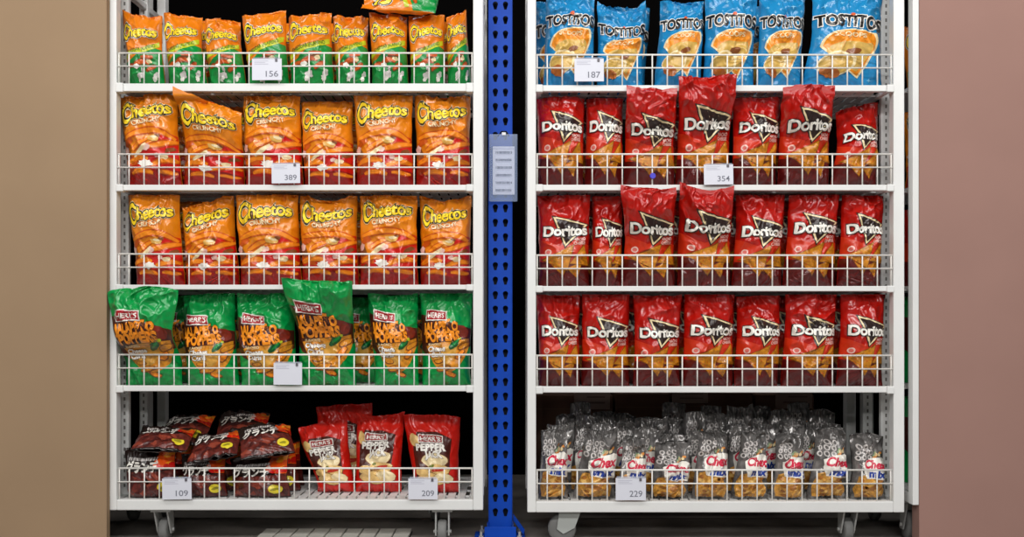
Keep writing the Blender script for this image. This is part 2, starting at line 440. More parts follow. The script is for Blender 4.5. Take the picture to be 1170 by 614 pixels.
def design_blue_tortilla():
    a = Art()
    for i, (x, y, r) in enumerate([(-.36, 1.42, .03), (-.1, 1.5, .025), (.2, 1.45, .03), (.38, 1.38, .025), (-.3, .3, .03), (.36, .62, .035), (.42, .3, .03), (-.42, .85, .03), (.3, .12, .025), (-.2, 1.32, .02), (.1, 1.36, .02), (.44, .95, .025)]):
        a.poly([(x + r * (1.5 if k % 2 == 0 else .5) * math.cos(k * math.pi / 4), y + r * (1.5 if k % 2 == 0 else .5) * math.sin(k * math.pi / 4)) for k in range(8)], I_LBLUE, 0)
    shell = curve_pts(((-.36, .70), (-.34, 1.0), (.05, 1.0), (.36, .98))) + curve_pts(((.36, .98), (.46, .84), (.30, .60), (.13, .18))) + curve_pts(((.13, .18), (.0, .30), (-.2, .52), (-.36, .70)))
    cx, cy = .02, .70
    a.poly([(cx + (x - cx) * 1.1, cy + (y - cy) * 1.08) for x, y in shell], I_CREAM, 1)
    a.poly(shell, ink('tortilla_orange', (236, 140, 24), noise=0.25, nscale=70), 2)
    a.poly([(cx + (x - cx) * .84, cy - .10 + (y - cy) * .66) for x, y in shell], I_CHEESE, 3)
    a.ell(-.14, .40, .26, .20, I_CREAM, 4, .4, 22, .1, 2); a.ell(-.15, .39, .225, .175, I_CHEESE, 5, .4, 22, .1, 2)
    a.ell(-.22, .24, .13, .085, ink('brown_dip', (170, 92, 26)), 6, -.4, 16, .2, 5); a.ell(.06, .62, .10, .05, I_BROWN, 6, .2, 14, .3, 6)
    a.text('SCOOPS', -.22, .24, .865, .075, I_CREAM, 5, bold=.02, rot=.02)
    a.text('TOSTiTOS', -.48, .48, 1.06, .195, I_BLACK, 3, bold=.04, spacing=1.0, outlines=[(.06, I_WHITE)])
    a.ell(.035, 1.275, .035, .03, ink('salsa', (214, 90, 40)), 6, 0, 12, .2, 3)
    return a
def design_red_tortilla():
    a = Art()
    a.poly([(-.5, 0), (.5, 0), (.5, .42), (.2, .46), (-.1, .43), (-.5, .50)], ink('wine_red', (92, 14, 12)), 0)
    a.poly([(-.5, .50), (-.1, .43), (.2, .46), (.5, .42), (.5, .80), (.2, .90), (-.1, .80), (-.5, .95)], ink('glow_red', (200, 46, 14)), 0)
    tri = [(-.20, 1.37), (.42, 1.20), (.01, .81)]
    c = (sum(p[0] for p in tri) / 3, sum(p[1] for p in tri) / 3)
    sc = lambda k: [(c[0] + (x - c[0]) * k, c[1] + (y - c[1]) * k) for x, y in tri]
    a.poly(sc(1.22), I_BLACK, 1); a.poly(sc(1.10), I_CREAM, 2); a.poly(sc(.92), ink('charcoal', (40, 22, 20)), 3)
    a.text('Doritos', -.40, .43, 1.0, .195, I_WHITE, 5, bold=.035, spacing=.96, outlines=[(.055, I_BLACK)])
    a.text('NACHO', .20, .40, .885, .055, I_PINKW, 3, bold=.03, rot=.06); a.text('CHEESE', .18, .40, .81, .055, I_PINKW, 3, bold=.03, rot=.06)
    a.ell(-.32, .68, .062, .062, I_PINKW, 3, 0, 20); a.ell(-.32, .68, .038, .038, ink('badge_pink', (216, 110, 100)), 4, 0, 14)
    for (T, l) in (([(-.42, .53), (.17, .80), (.04, .30)], 3), ([(-.30, .48), (.10, .50), (-.04, .18)], 2), ([(.10, .44), (.38, .80), (.47, .40)], 3), ([(.04, .34), (.34, .46), (.24, .14)], 1)):
        cc = (sum(p[0] for p in T) / 3, sum(p[1] for p in T) / 3)
        a.poly([(cc[0] + (x - cc[0]) * 1.1, cc[1] + (y - cc[1]) * 1.1) for x, y in T], I_CHIPD, l); a.poly(T, I_CHIP, l + 1)
        for k in range(5):
            r = random.Random(k + int(T[0][0] * 100)); w1, w2 = r.random(), r.random() * .8; w2 *= (1 - w1)
            a.ell(T[0][0] * w1 + T[1][0] * w2 + T[2][0] * (1 - w1 - w2), T[0][1] * w1 + T[1][1] * w2 + T[2][1] * (1 - w1 - w2), .016, .011, I_DORANGE, l + 2, 0, 8)
    return a
def plaque(a, cx, cy, w, h, rot, col, layer):
    c, k = math.cos(rot), math.sin(rot)
    R = lambda q: [(cx + x * c - y * k, cy + x * k + y * c) for x, y in q]
    a.poly(R([(-w / 2, -h / 2), (w / 2, -h / 2 * .86), (w / 2 * .93, h / 2 * .80), (-w / 2, h / 2)]), I_WHITE, layer)
    i = .018
    a.poly(R([(-w / 2 + i, -h / 2 + i), (w / 2 - i, -h / 2 * .86 + i), (w / 2 * .93 - i, h / 2 * .80 - i), (-w / 2 + i, h / 2 - i)]), col, layer + 1)
    p = R([(-w * .41, -h * .22)])[0]
    a.text("HERR'S", p[0], p[0] + w * .78, p[1], h * .42, I_WHITE, layer + 2, bold=.02, rot=rot)
def design_poppers():
    a = Art()
    a.poly([(-.5, .62), (-.4, .50), (-.2, .42), (.1, .44), (.4, .60), (.5, .66), (.5, .98), (.2, 1.06), (-.1, 1.17), (-.5, 1.26)], I_MAROON, 0)
    a.ell(.30, .92, .15, .12, ink('tomato_brown', (126, 38, 22), noise=.25), 1, -.3, 18, .1, 3)
    a.poly(curve_pts(((-.38, .66), (-.1, .76), (.2, .72), (.46, .80)), 10) + curve_pts(((.46, .62), (.34, .2), (.0, .02), (-.26, .38)), 14), I_POP, 1)
    a.poly(curve_pts(((-.28, .48), (-.1, .70), (.1, .66), (.24, .66)), 8) + curve_pts(((.22, .52), (.1, .26), (-.05, .3), (-.2, .42)), 8), ink('melted_cheese', (214, 160, 66), noise=.2, nscale=60), 2)
    for k, (x, y, rx, ry, ro) in enumerate([(.36, .66, .13, .06, .5), (.30, .50, .12, .055, .8), (-.02, .26, .15, .06, .2), (.12, .16, .12, .05, -.3), (-.12, .38, .1, .05, 0)]):
        a.ell(x, y, rx, ry, I_BROWN, 3, ro, 16, .2, k); a.ell(x, y + .006, rx * .84, ry * .74, I_ORANGE if k % 2 else I_POP, 4, ro, 16, .2, k)
    a.ell(.20, .70, .13, .055, I_DGREEN, 5, .75, 18, .1, 5); a.ell(.21, .715, .09, .02, I_GREEN, 6, .75, 14, .1, 6); a.ell(.30, .79, .03, .025, I_LIME, 6, .7, 10)
    plaque(a, -.16, 1.22, .44, .21, -.08, I_PLAQ, 3)
    a.ell(-.02, 1.075, .05, .035, I_LETOR, 4, 0, 12, .2, 8)
    lit = [(.035, I_MAROON)]
    a.text('JALAPEÑO', -.42, .25, .93, .15, I_LETOR, 4, bold=.06, rot=.03, spacing=1.04, outlines=lit)
    a.text('POPPERS', -.38, .29, .74, .165, I_LETOR, 4, bold=.06, rot=.05, spacing=1.04, outlines=lit)
    a.text('FLAVORED', -.32, -.06, .665, .045, I_CREAM, 5, bold=.02, rot=.05)
    for w, y in (('Cheese', .56), ('Curls', .46)):
        a.text(w, -.33 if w == 'Cheese' else -.28, .02 if w == 'Cheese' else -.02, y, .085, I_WHITE, 5, bold=.035, rot=.04, outlines=[(.05, I_BROWN)])
    return a
def design_pepper_jack():
    a = Art()
    a.poly([(-.40, .30), (.30, .24), (.36, 1.32), (.1, 1.46), (-.28, 1.46), (-.38, 1.1)], I_MAROON, 0)
    a.ell(-.34, 1.26, .09, .16, I_SKIN, 1, .1, 16, .2, 2)
    for k, (x, y, rx, ry, ro) in enumerate([(.02, .80, .26, .17, .1), (.10, .58, .24, .12, -.1), (-.14, .36, .24, .12, .2), (.20, .36, .2, .12, -.3), (-.26, .52, .14, .1, .4), (.02, .26, .18, .09, 0)]):
        a.ell(x, y, rx * 1.06, ry * 1.08, I_BROWN, 1 + k % 2, ro, 20, .15, k); a.ell(x, y + .006, rx, ry, I_SKIN if k % 3 else I_CREAM, 2 + k % 2, ro, 20, .15, k)
    a.ell(.1, .58, .16, .05, ink('pepper_red', (190, 50, 26)), 5, .2, 16, .2, 11); a.ell(-.04, .66, .05, .03, ink('pepper_green', (110, 120, 40)), 5, .4, 12, .2, 12)
    plaque(a, -.03, 1.30, .48, .20, -.02, ink('herb_red', (150, 26, 24)), 3)
    a.text('PEPPER', -.32, .26, 1.02, .15, I_WHITE, 4, bold=.055, rot=.03, spacing=1.06, outlines=[(.03, I_MAROON)])
    a.text('JACK', -.16, .20, .86, .15, I_WHITE, 4, bold=.055, rot=.04, spacing=1.06, outlines=[(.03, I_MAROON)])
    return a
def design_dark_corn():
    a = Art(); H = .9
    a.poly([(-.5, 0), (.5, 0), (.5, .50), (-.5, .50)], ink('chili_brown', (98, 34, 26), noise=.45, nscale=90), 0)
    a.poly([(.16, .62), (.24, .9), (.5, .9), (.5, .50), (.3, .54)], I_FIRE, 1)
    blob_field(a, .24, .48, .58, .86, 7, [ink('flame_yellow', (246, 150, 30)), I_RED], .03, .06, 2, 5, 1.3)
    blob_field(a, -.44, .44, .06, .44, 22, [ink('chili_light', (140, 58, 40)), ink('chili_dark', (70, 20, 18))], .03, .055, 1, 8, 2.0)
    r = random.Random(3); x = -.38
    while x < .22:
        w = r.uniform(.02, .045); a.poly([(x, .70), (x + w, .70), (x + w + .01, .755), (x + .01, .755)], I_PALE, 2); x += w + .012
    a.text('グランデ', -.44, .26, .50, .155, I_WHITE, 3, bold=.04, spacing=.92)
    a.ell(.30, .20, .11, .10, ink('badge_yellow', (228, 208, 46)), 4, 0, 20); a.ell(.30, .20, .07, .03, ink('badge_mark', (150, 140, 30)), 5, .2, 12, .3, 4)
    return a
def design_party_mix():
    a = Art()
    a.poly([(-.42, .03), (.34, .03), (.40, .30), (.22, .62), (-.04, .86), (-.40, .74), (-.46, .3)], I_MIX, 0)
    blob_field(a, -.36, .28, .08, .66, 26, [I_MIXL, I_MIXD, I_MIX, ink('pretzel', (176, 112, 44))], .035, .06, 1, 17, 1.7)
    for i in range(9):   # light swirls on the grey film
        x, y = -.40 + .16 * (i % 3) + .03 * (i // 3), 1.30 + .16 * (i // 3)
        a.ribbon([(x + .05 * math.cos(t), y + .06 * math.sin(t)) for t in np.linspace(0, 6.2832, 16)], .034, I_PALE, 1)
    a.poly([(-.22, .68), (.44, .60), (.49, 1.24), (.36, 1.30), (-.02, 1.28), (-.32, 1.14), (-.30, .94)], I_WHITE, 3)
    blob_field(a, -.04, .34, 1.28, 1.46, 8, [ink('mix_orange', (220, 140, 60)), I_CREAM, ink('mix_leaf', (150, 176, 140))], .04, .06, 2, 23, 1.2)
    a.text('Chex', -.26, .46, .98, .24, I_CRED, 4, bold=.045, rot=-.05, shear=.2)
    a.text('mix', -.16, .42, .71, .21, I_BLUE, 4, bold=.05, rot=-.06, shear=.15)
    return a

KINDS = {
 'crunchy': dict(art=design_crunchy(), base=film('orange', (228, 132, 16)), back=film('orange', (228, 132, 16)), seal_low=film('red', (178, 18, 14)), hw=1.53),
 'jalapeno': dict(art=design_jalapeno_puffs(), base=film('amber', (226, 124, 16)), seal_low=film('leaf', (0, 128, 54)), hw=1.5),
 'blue': dict(art=design_blue_tortilla(), base=film('azure', (30, 134, 190), rough=.26), hw=1.65),
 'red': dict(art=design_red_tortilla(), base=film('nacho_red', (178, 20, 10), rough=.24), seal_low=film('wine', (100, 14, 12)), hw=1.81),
 'popper': dict(art=design_poppers(), base=film('emerald', (0, 152, 70), rough=.28), hw=1.62),
 'pepper': dict(art=design_pepper_jack(), base=film('scarlet', (206, 30, 18)), hw=1.75),
 'dark': dict(art=design_dark_corn(), base=film('black_brown', (34, 20, 17)), hw=.9),
 'mix': dict(art=design_party_mix(), base=film('smoke', (132, 129, 127), rough=.2, noise=.55, nscale=34, metal=.45), back=film('smoke', (132, 129, 127)), hw=1.9),
}

# ------------------------------------------------------------------ the racks
ROWS_L = [(95, 104), (211, 217.5), (325.5, 331), (441, 447.5), (571.5, 583.5)]
ROWS_R = [(97, 104), (211, 217.5), (327, 333), (442, 449), (573.5, 586)]
DEEP = 0.52
GUARD_H = 0.106
SH = {}       # deck heights

def make_caster(parent, x, y, big, spin):
    c = MB(); R = 0.040 if not big else 0.046
    h = 0.116
    root = MB()
    root.box(x - .035, x + .035, y - .035, y + .035, h - .008, h, 0, .002)
    for s in (-1, 1):
        root.prism_x([(y - .030, h - .008), (y + .030, h - .008), (y + .016 + spin * .02, R - .012), (y - .012 + spin * .02, R - .012)], x + s * .022 - .0025, x + s * .022 + .0025)
    root.tube((x - .03, y + spin * .02, R), (x + .03, y + spin * .02, R), .006, 0, 10)
    o = root.obj('caster', GREYM, parent); 
    w = MB(); yy = y + spin * .02
    w.lathe_x((x, yy, R), [(-.015, R * .45), (-.015, R * .9), (-.010, R), (.010, R), (.015, R * .9), (.015, R * .45)], 30)
    w.obj('wheel', WHEELM, o)
    return o
def make_caster_side(parent, x, y, sgn):
    """caster turned so that its wheel is seen from the side"""
    R = 0.048; h = 0.116; b = MB()
    b.box(x - .04, x + .04, y - .035, y + .035, h - .007, h, 0, .002)
    for s in (-1, 1):
        v = [(x - .022, h - .007), (x + .052, h - .007), (x + .030, R + .004), (x + .004 - sgn * .012, R - .016), (x - .018 - sgn * .012, R)]
        n = len(v)
        P = [(p[0], y + s * .021 - .002, p[1]) for p in v] + [(p[0], y + s * .021 + .002, p[1]) for p in v]
        b.add(P, [(i, (i + 1) % n, n + (i + 1) % n, n + i) for i in range(n)] + [tuple(range(n))[::-1], tuple(range(n, 2 * n))])
    o = b.obj('caster', mat('grey_painted_fork', (176, 180, 176), rough=.45), parent)
    xx = x - sgn * .012; w = MB(); n = 30
    prof = [(-.015, R * .45), (-.015, R * .9), (-.010, R), (.010, R), (.015, R * .9), (.015, R * .45)]
    v = [(xx + r * math.cos(2 * math.pi * i / n), y + d, R + r * math.sin(2 * math.pi * i / n)) for d, r in prof for i in range(n)]
    f = [(k * n + i, k * n + (i + 1) % n, (k + 1) * n + (i + 1) % n, (k + 1) * n + i) for k in range(5) for i in range(n)] + [tuple(range(n))[::-1], tuple(range(5 * n, 6 * n))]
    w.add(v, f, 0, True); w.obj('wheel', WHEELM, o)
    return o

def make_rack(side, xl0, xl1, xr0, xr1, rows, label, casters):
    A0, A1, B0, B1 = PX(xl0), PX(xl1), PX(xr0), PX(xr1)
    zb = PZ(rows[-1][1]); ztop = 2.06
    root = empty('shelf_rack', ((A0 + B1) / 2, DEEP / 2, 0))
    setp(root, label, 'shelf rack', 'white shelf racks on casters')
    inv = Vector((-(A0 + B1) / 2, -DEEP / 2, 0))
    def done(mb, name, m, parent=None):
        o = mb.obj(name, m, parent or root)
        if parent is None: o.location = inv
        return o
    for (a, b, y0, y1, rear) in ((A0, A1, 0, .04, 0), (B0, B1, 0, .04, 0), (A0, A1, DEEP - .04, DEEP, 1), (B0, B1, DEEP - .04, DEEP, 1)):
        m = MB(); m.box(a, b, y0, y1, zb, ztop, 0, .003); done(m, 'post', WHITE)
    for (a, b) in ((A0 + .001, A1 - .004), (B0 + .001, B1 - .001)):     # slotted uprights that carry the shelves, and their twins at the rear
        for y in (.118, .30):
            m = MB(); m.box(a, b, y, y + .022, zb + .03, ztop, 0, .002)
            k = zb + .06
            while k < ztop - .03:
                m.box((a + b) / 2 - .003, (a + b) / 2 + .003, y - .0006, y + .001, k, k + .012, 1); k += .025
            done(m, 'slotted_upright', [WHITE, mat('slot_shadow_steel', (120, 118, 114), rough=.6)])
    m = MB(); m.box(A1, B0, 0, .035, zb, PZ(rows[-1][0]), 0, .003); done(m, 'base_beam', WHITE)
    m = MB(); m.box(A1, B0, DEEP - .035, DEEP, zb, zb + .035, 0, .003); done(m, 'base_beam', WHITE)
    for (a, b) in ((A0, A1), (B0, B1)):
        m = MB(); m.box(a + .003, b - .003, .04, DEEP - .04, zb, zb + .035, 0, .003); done(m, 'base_beam', WHITE)
        m = MB(); m.box(a + .003, b - .003, .04, DEEP - .04, ztop - .035, ztop - .002, 0, .003); done(m, 'top_rail', WHITE)
        m = MB(); m.box(a + .006, b - .006, .04, DEEP - .04, 1.895, 1.917, 0, .003); done(m, 'side_rail', WHITE)
    for y in (.002, DEEP - .036):
        m = MB(); m.box(A1, B0, y, y + .034, ztop - .035, ztop - .002, 0, .003); done(m, 'top_rail', WHITE)
    L, Rr = A1 + .001, B0 - .001
    for r, (pt, pb) in enumerate(rows):
        z1 = PZ(pt); z0 = PZ(pb)
        last = r == len(rows) - 1
        SH[side, r] = z1 - .004
        m = MB()
        if not last: m.box(L, Rr, 0.004, .026, z0, z1, 0, .002)
        m.box(L, L + .016, .026, DEEP - .045, z1 - .02, z1 - .004, 0, .0015); m.box(Rr - .016, Rr, .026, DEEP - .045, z1 - .02, z1 - .004, 0, .0015)
        m.box(L, Rr, DEEP - .06, DEEP - .045, z1 - .02, z1 - .004, 0, .0015)
        x = L + .018                                                       # deck of flat slats running front to back
        while x < Rr - .034:
            m.box(x, x + .026, .024 if not last else .03, DEEP - .055, z1 - .007, z1 - .004); x += .034
        for y in (.12, .24, .36): m.box(L, Rr, y, y + .012, z1 - .013, z1 - .007)
        sh = done(m, 'shelf', WHITE)
        if not last:
            for (a, b) in ((L - .002, L + .022), (Rr - .022, Rr + .002)):
                q = MB(); q.box(a, b, -.004, .030, z0 - .004, z1 + .001, 0, .003); q.obj('corner_bracket', WHITE, sh)
        g = MB(); gz = z1 - .002; t = gz + GUARD_H; mid = gz + GUARD_H * .575; yy = .012 if not last else .015
        g.tube((L, yy, t), (Rr, yy, t), .0031, 0, 8); g.tube((L, yy - .004, mid), (Rr, yy - .004, mid), .0024, 0, 8)
        n = int((Rr - L - .037) / .0506); xs = [L + .003] + [L + .037 + .0506 * i for i in range(n + 1)]
        if Rr - xs[-1] > .02: xs.append(Rr - .003)
        for x in xs: g.tube((x, yy, gz), (x, yy, t), .0024, 0, 6)
        g.obj('wire_guard', WIRE, sh)
    for (x, y, kind, sgn) in casters:
        (make_caster_side(root, x - (A0 + B1) / 2, y - DEEP / 2, sgn) if kind == 'side' else make_caster(root, x - (A0 + B1) / 2, y - DEEP / 2, False, sgn))
    return root

make_rack('L', 122, 133, 540.5, 552, ROWS_L, 'white wheeled rack of five wire-guarded shelves, full of orange, green and dark bags',
          [(PX(187, .06), .06, 'front', 1), (PX(506, .06), .06, 'front', -1), (PX(190, .46), .46, 'front', 1), (PX(498, .46), .46, 'front', -1)])
make_rack('R', 602.5, 612.5, 1021, 1033.5, ROWS_R, 'white wheeled rack of five wire-guarded shelves, full of blue, red and grey bags',
          [(PX(646, .06), .06, 'side', 1), (PX(969, .06), .06, 'front', 1), (PX(652, .46), .46, 'front', 1), (PX(962, .46), .46, 'front', -1)])

# ------------------------------------------------------------------ bags on the shelves
def bag(kind, side, row, xlb, xrb, xlt, xrt, yl, ym, yr, label, name='chip_bag', cat='snack bag', group=None, cy=.082, lean=0.0, T=.052, crease=1.0, seed=0, lean0=.35, zup=0.0, lean1=1.0, res=.0027, pinch=.035):
    """outline given by its edges in the photo; lean moves the top back (+) or forward (-) in metres"""
    Yt = cy + lean
    zb = SH[side, row] + .001 + zup
    rows = ROWS_L if side == 'L' else ROWS_R
    gt = SH[side, row] + GUARD_H + .002
    b0, b1 = (PZ(rows[row - 1][1]) - .004, PZ(rows[row - 1][0])) if row else (9, 9.1)
    yaw = random.Random(seed * 7).uniform(-.16, .16)
    s = Surf(PX(xlb, cy - T), PX(xrb, cy - T), zb, PX(xlt, Yt), PX(xrt, Yt), PZ(yl, Yt), PZ(ym, Yt), PZ(yr, Yt), cy, lean, T, crease * random.Random(seed * 5).uniform(1.0, 1.6), seed, lean0, pinch, yaw if cy < .15 else 0, (gt, b0, b1), lean1, PX(133, 0) + .003 if side == 'L' else None)
    r = random.Random(seed * 11 + 5); sh = {'red': (.01, .07), 'blue': (-.05, .0), 'mix': (.0, .06)}.get(kind, (-.03, .03))
    o = build_bag(name, s, KINDS[kind], res, (r.uniform(*sh), r.uniform(-.022, .022)))
    setp(o, label, cat, group)
    return o

def spaced(rows, lo, hi):
    """keep neighbours on a shelf a hair apart"""
    R = [list(r) for r in rows]
    for r in R:
        r[0] = max(r[0], lo); r[1] = min(r[1], hi)
    for p, q in zip(R, R[1:]):
        g = 1.9 - (q[0] - p[1])
        if g > 0: p[1] -= g / 2; q[0] += g / 2
        fp, fq = (isinstance(p[7], float) and p[7] < -.04), (isinstance(q[7], float) and q[7] < -.04)
        g = 1.9 - (q[2] - p[3])
        if g > 0 and fp == fq: p[3] -= g / 2; q[2] += g / 2
    return R

ORD = ['first', 'second', 'third', 'fourth', 'fifth', 'sixth', 'seventh', 'eighth', 'ninth', 'tenth', 'eleventh', 'twelfth', 'thirteenth', 'fourteenth']
BAGS = {}

# left rack, top shelf: orange bags with a green lower half (counted from the blue post leftwards)
G1 = 'orange and green cheese puff bags'
L1 = [ # xlb xrb xlt xrt yl ym yr lean
 (140, 184, 141, 188, 11, 20, 19, .02), (188, 233, 186, 232, 16, 19, 20, .06), (236, 277, 235, 276, 22, 24, 26, .06), (279, 328, 277, 330, 19, 17, 12, .02),
 (329, 379, 327, 381, 20, 18, 16, .03), (382, 421, 379, 421, 20, 19, 19, .06), (423, 465, 422, 466, 15, 18, 19, .03), (468, 508, 466, 508, 19, 18, 17, .03)]
txt = ['with a high outer corner', 'with a slightly sunken top', 'low and narrow', 'behind the 156 price card', 'with a nearly flat top edge',
       'with a smooth orange top fold', 'with another bag lying on its top', 'second from the blue post']
for i, (a, b, c, d, yl, ym, yr, ln) in enumerate(spaced(L1, 137.5, 537)):
    k = len(L1) - i
    bag('jalapeno', 'L', 0, a, b, c, d, yl, ym, yr, f"orange and green puff bag {txt[i]}, {ORD[k]} from blue post" if i != 7 else 'orange and green cheese puff bag beside the turned bag, second from blue post, top shelf', 'cheese_puff_bag', group=G1, cy=.080 + .006 * (i % 2), lean=ln, seed=100 + i, T=.050)
bag('jalapeno', 'L', 0, 511, 538, 510, 533, 20, 16, 12, 'narrow orange and green puff bag turned sideways at the blue-post end of top shelf', 'cheese_puff_bag', group=G1, cy=.085, lean=.03, seed=109, T=.05)

# left rack, second and third shelf: orange bags over red
G2 = 'orange and red crunchy cheese puff bags'
L2 = [(139, 203, 136, 205, 113, 110, 109, .0, .0), (203.5, 275, 202, 276, 101, 116, 128, -.06, .0), (277, 343, 277.5, 345, 108, 109, 109, .0, .0), (344, 404, 342, 404, 117, 117, 116, .02, 0), (405, 471, 403, 472, 107, 108, 106.5, .0, 0), (474, 538, 473, 538, 106.5, 113, 106, .0, 0)]
t2 = ['corner poking past white post', 'with the top edge sloping steeply', 'behind the 389 price card', 'the shortest one on its shelf', 'second from the blue post', 'nearest the blue post']
for i, (a, b, c, d, yl, ym, yr, ln, _) in enumerate(spaced(L2, 137.5, 537)):
    bag('crunchy', 'L', 1, a, b, c, d, yl, ym, yr, f"orange and red crunchy puff bag on the 389 shelf, {t2[i]}", 'cheese_puff_bag', group=G2, cy=.080 + .007 * (i % 2), lean=ln, seed=120 + i, T=.056)
L3 = [(150, 206, 146.5, 206, 222, 223, 221, .0), (207, 270, 208, 269, 237, 231, 221, .01), (270, 341, 268, 342, 220, 220, 219.5, .0), (342, 407, 341, 408, 219, 230, 221, .01), (409, 476, 411, 479, 221, 224, 222, .01), (479, 539, 477, 539, 223, 230, 222, .01)]
t3 = ['nearest the outer white post', 'slumped with its top sloping', 'widest, with a flat top', 'behind the tallest green bag below', 'second from the blue post', 'nearest the blue post']
for i, (a, b, c, d, yl, ym, yr, ln) in enumerate(spaced(L3, 137.5, 537)):
    bag('crunchy', 'L', 2, a, b, c, d, yl, ym, yr, f"orange and red crunchy puff bag on the middle shelf, {t3[i]}", 'cheese_puff_bag', group=G2, cy=.080 + .007 * (i % 2), lean=ln, seed=140 + i, T=.056)

# left rack, fourth shelf: green popper bags
G4 = 'green jalapeno popper bags'
L4 = [(133, 203, 124, 204, 334, 328, 331, -.105, 'leaning forward past the outer white post'), (208, 268, 208, 270, 339, 336, 334, .02, 'third from the outer end, with a crumpled plaque'), (271, 336, 271, 337, 334, 336, 333, .02, 'behind the blank 441 card'),
      (336, 404, 322, 403, 318, 320, 322, -.12, 'the tallest, leaning forward over the shelf above'), (426, 477, 420, 480, 333, 338, 335, .01, 'second from the blue post'), (481, 540, 478, 540, 335, 333, 334, .01, 'nearest the blue post')]
L4[1] = (*L4[1][:8], 'with the plaque half folded into a crease'); L4[2] = (*L4[2][:8], 'just behind the wordless price card')
for i, (a, b, c, d, yl, ym, yr, ln, t) in enumerate(spaced(L4, 137.5, 537)):
    bag('popper', 'L', 3, a, b, c, d, yl, ym, yr, f"green jalapeno popper bag {t}", 'cheese_puff_bag', group=G4, cy=.080 + .007 * (i % 2), lean=ln, seed=160 + i, T=.056 if i else .048, crease=1.15, lean0=.20 if i == 0 else .35, lean1=.62 if i == 0 else 1.0)

# left rack, bottom shelf: red pepper jack bags and small dark corn bags
G5 = 'red pepper jack chip bags'
bag('pepper', 'L', 4, 360, 402, 341, 397, 489, 484, 479, 'red pepper jack chip bag tilted beside the dark brown bags', 'chip_bag', group=G5, cy=.19, lean=.02, seed=181, T=.05)
bag('pepper', 'L', 4, 404, 457, 407, 462, 473, 475, 470, 'red pepper jack chip bag standing upright in the middle of its three', 'chip_bag', group=G5, cy=.185, lean=.03, seed=182, T=.05)
bag('pepper', 'L', 4, 471, 523, 462, 526, 474, 474, 478, 'red pepper jack chip bag standing above the 209 price card', 'chip_bag', group=G5, cy=.18, lean=.03, seed=183, T=.05)
bag('pepper', 'L', 4, 366, 424, 362, 426, 465, 463, 460, 'red pepper jack chip bag mostly hidden in second row behind two others', 'chip_bag', group=G5, cy=.30, lean=.02, seed=184, T=.045)
G6 = 'small dark brown corn snack bags'
bag('dark', 'L', 4, 141, 200, 143, 200, 512, 512, 510, 'small dark brown corn snack bag standing nearest the outer white post', 'corn_snack_bag', group=G6, cy=.070, lean=.02, seed=191, T=.045)
bag('dark', 'L', 4, 207, 256, 207, 258, 519, 518, 517, 'small dark brown corn snack bag standing right behind the 109 price card', 'corn_snack_bag', group=G6, cy=.082, lean=.04, seed=192, T=.045)
bag('dark', 'L', 4, 263, 329, 262, 330, 524, 521, 516, 'small dark brown corn snack bag standing third from the outer post', 'corn_snack_bag', group=G6, cy=.078, lean=.04, seed=193, T=.045)
from mathutils import Matrix
def bag_free(kind, W, H, pos, rx, ry, rz, label, name, group, T=.03, seed=0, crease=1.0, res=.0032):
    """a bag lying askew: built upright, turned by ry in its own plane, laid back by rx, swung by rz; pos is its middle"""
    s = Surf(-W / 2, W / 2, 0, -W / 2, W / 2, H, H * .98, H, 0, 0, T, crease, seed)
    o = build_bag(name, s, KINDS[kind], res)
    R = Matrix.Rotation(math.radians(rz), 3, 'Z') @ Matrix.Rotation(math.radians(rx), 3, 'X') @ Matrix.Rotation(math.radians(ry), 3, 'Y')
    o.rotation_euler = R.to_euler()
    o.location = Vector(pos) - R @ Vector((0, 0, H / 2))
    setp(o, label, 'snack bag', group)
    return o
from mathutils.bvhtree import BVHTree
def tree(o):
    M_ = o.matrix_basis; v = []; f = []
    for q in [o] + list(o.children):
        b = len(v); n = len(q.data.vertices); co = np.empty(n * 3, np.float32); q.data.vertices.foreach_get('co', co)
        A = np.array(M_); w = co.reshape(-1, 3) @ A[:3, :3].T + A[:3, 3]; v += w.tolist(); f += [tuple(b + i for i in p.vertices) for p in q.data.polygons]
    return BVHTree.FromPolygons(v, f)
def settle(o, others, step=.003, most=40):
    T = [tree(q) for q in others]
    for _ in range(most):
        t = tree(o)
        if not any(t.overlap(q) for q in T): break
        o.location.z += step
def at(px, py, Y): return (PX(px, Y), Y, PZ(py, Y))

o = bag_free('jalapeno', .17, .255, at(459, 9, .10), -48, -84, 3, 'orange and green cheese puff bag lying flat on top of the standing row', 'cheese_puff_bag', G1, T=.035, seed=201, crease=1.3)
settle(o, [q for q in C.objects if q.get('group') == G1 and q is not o])

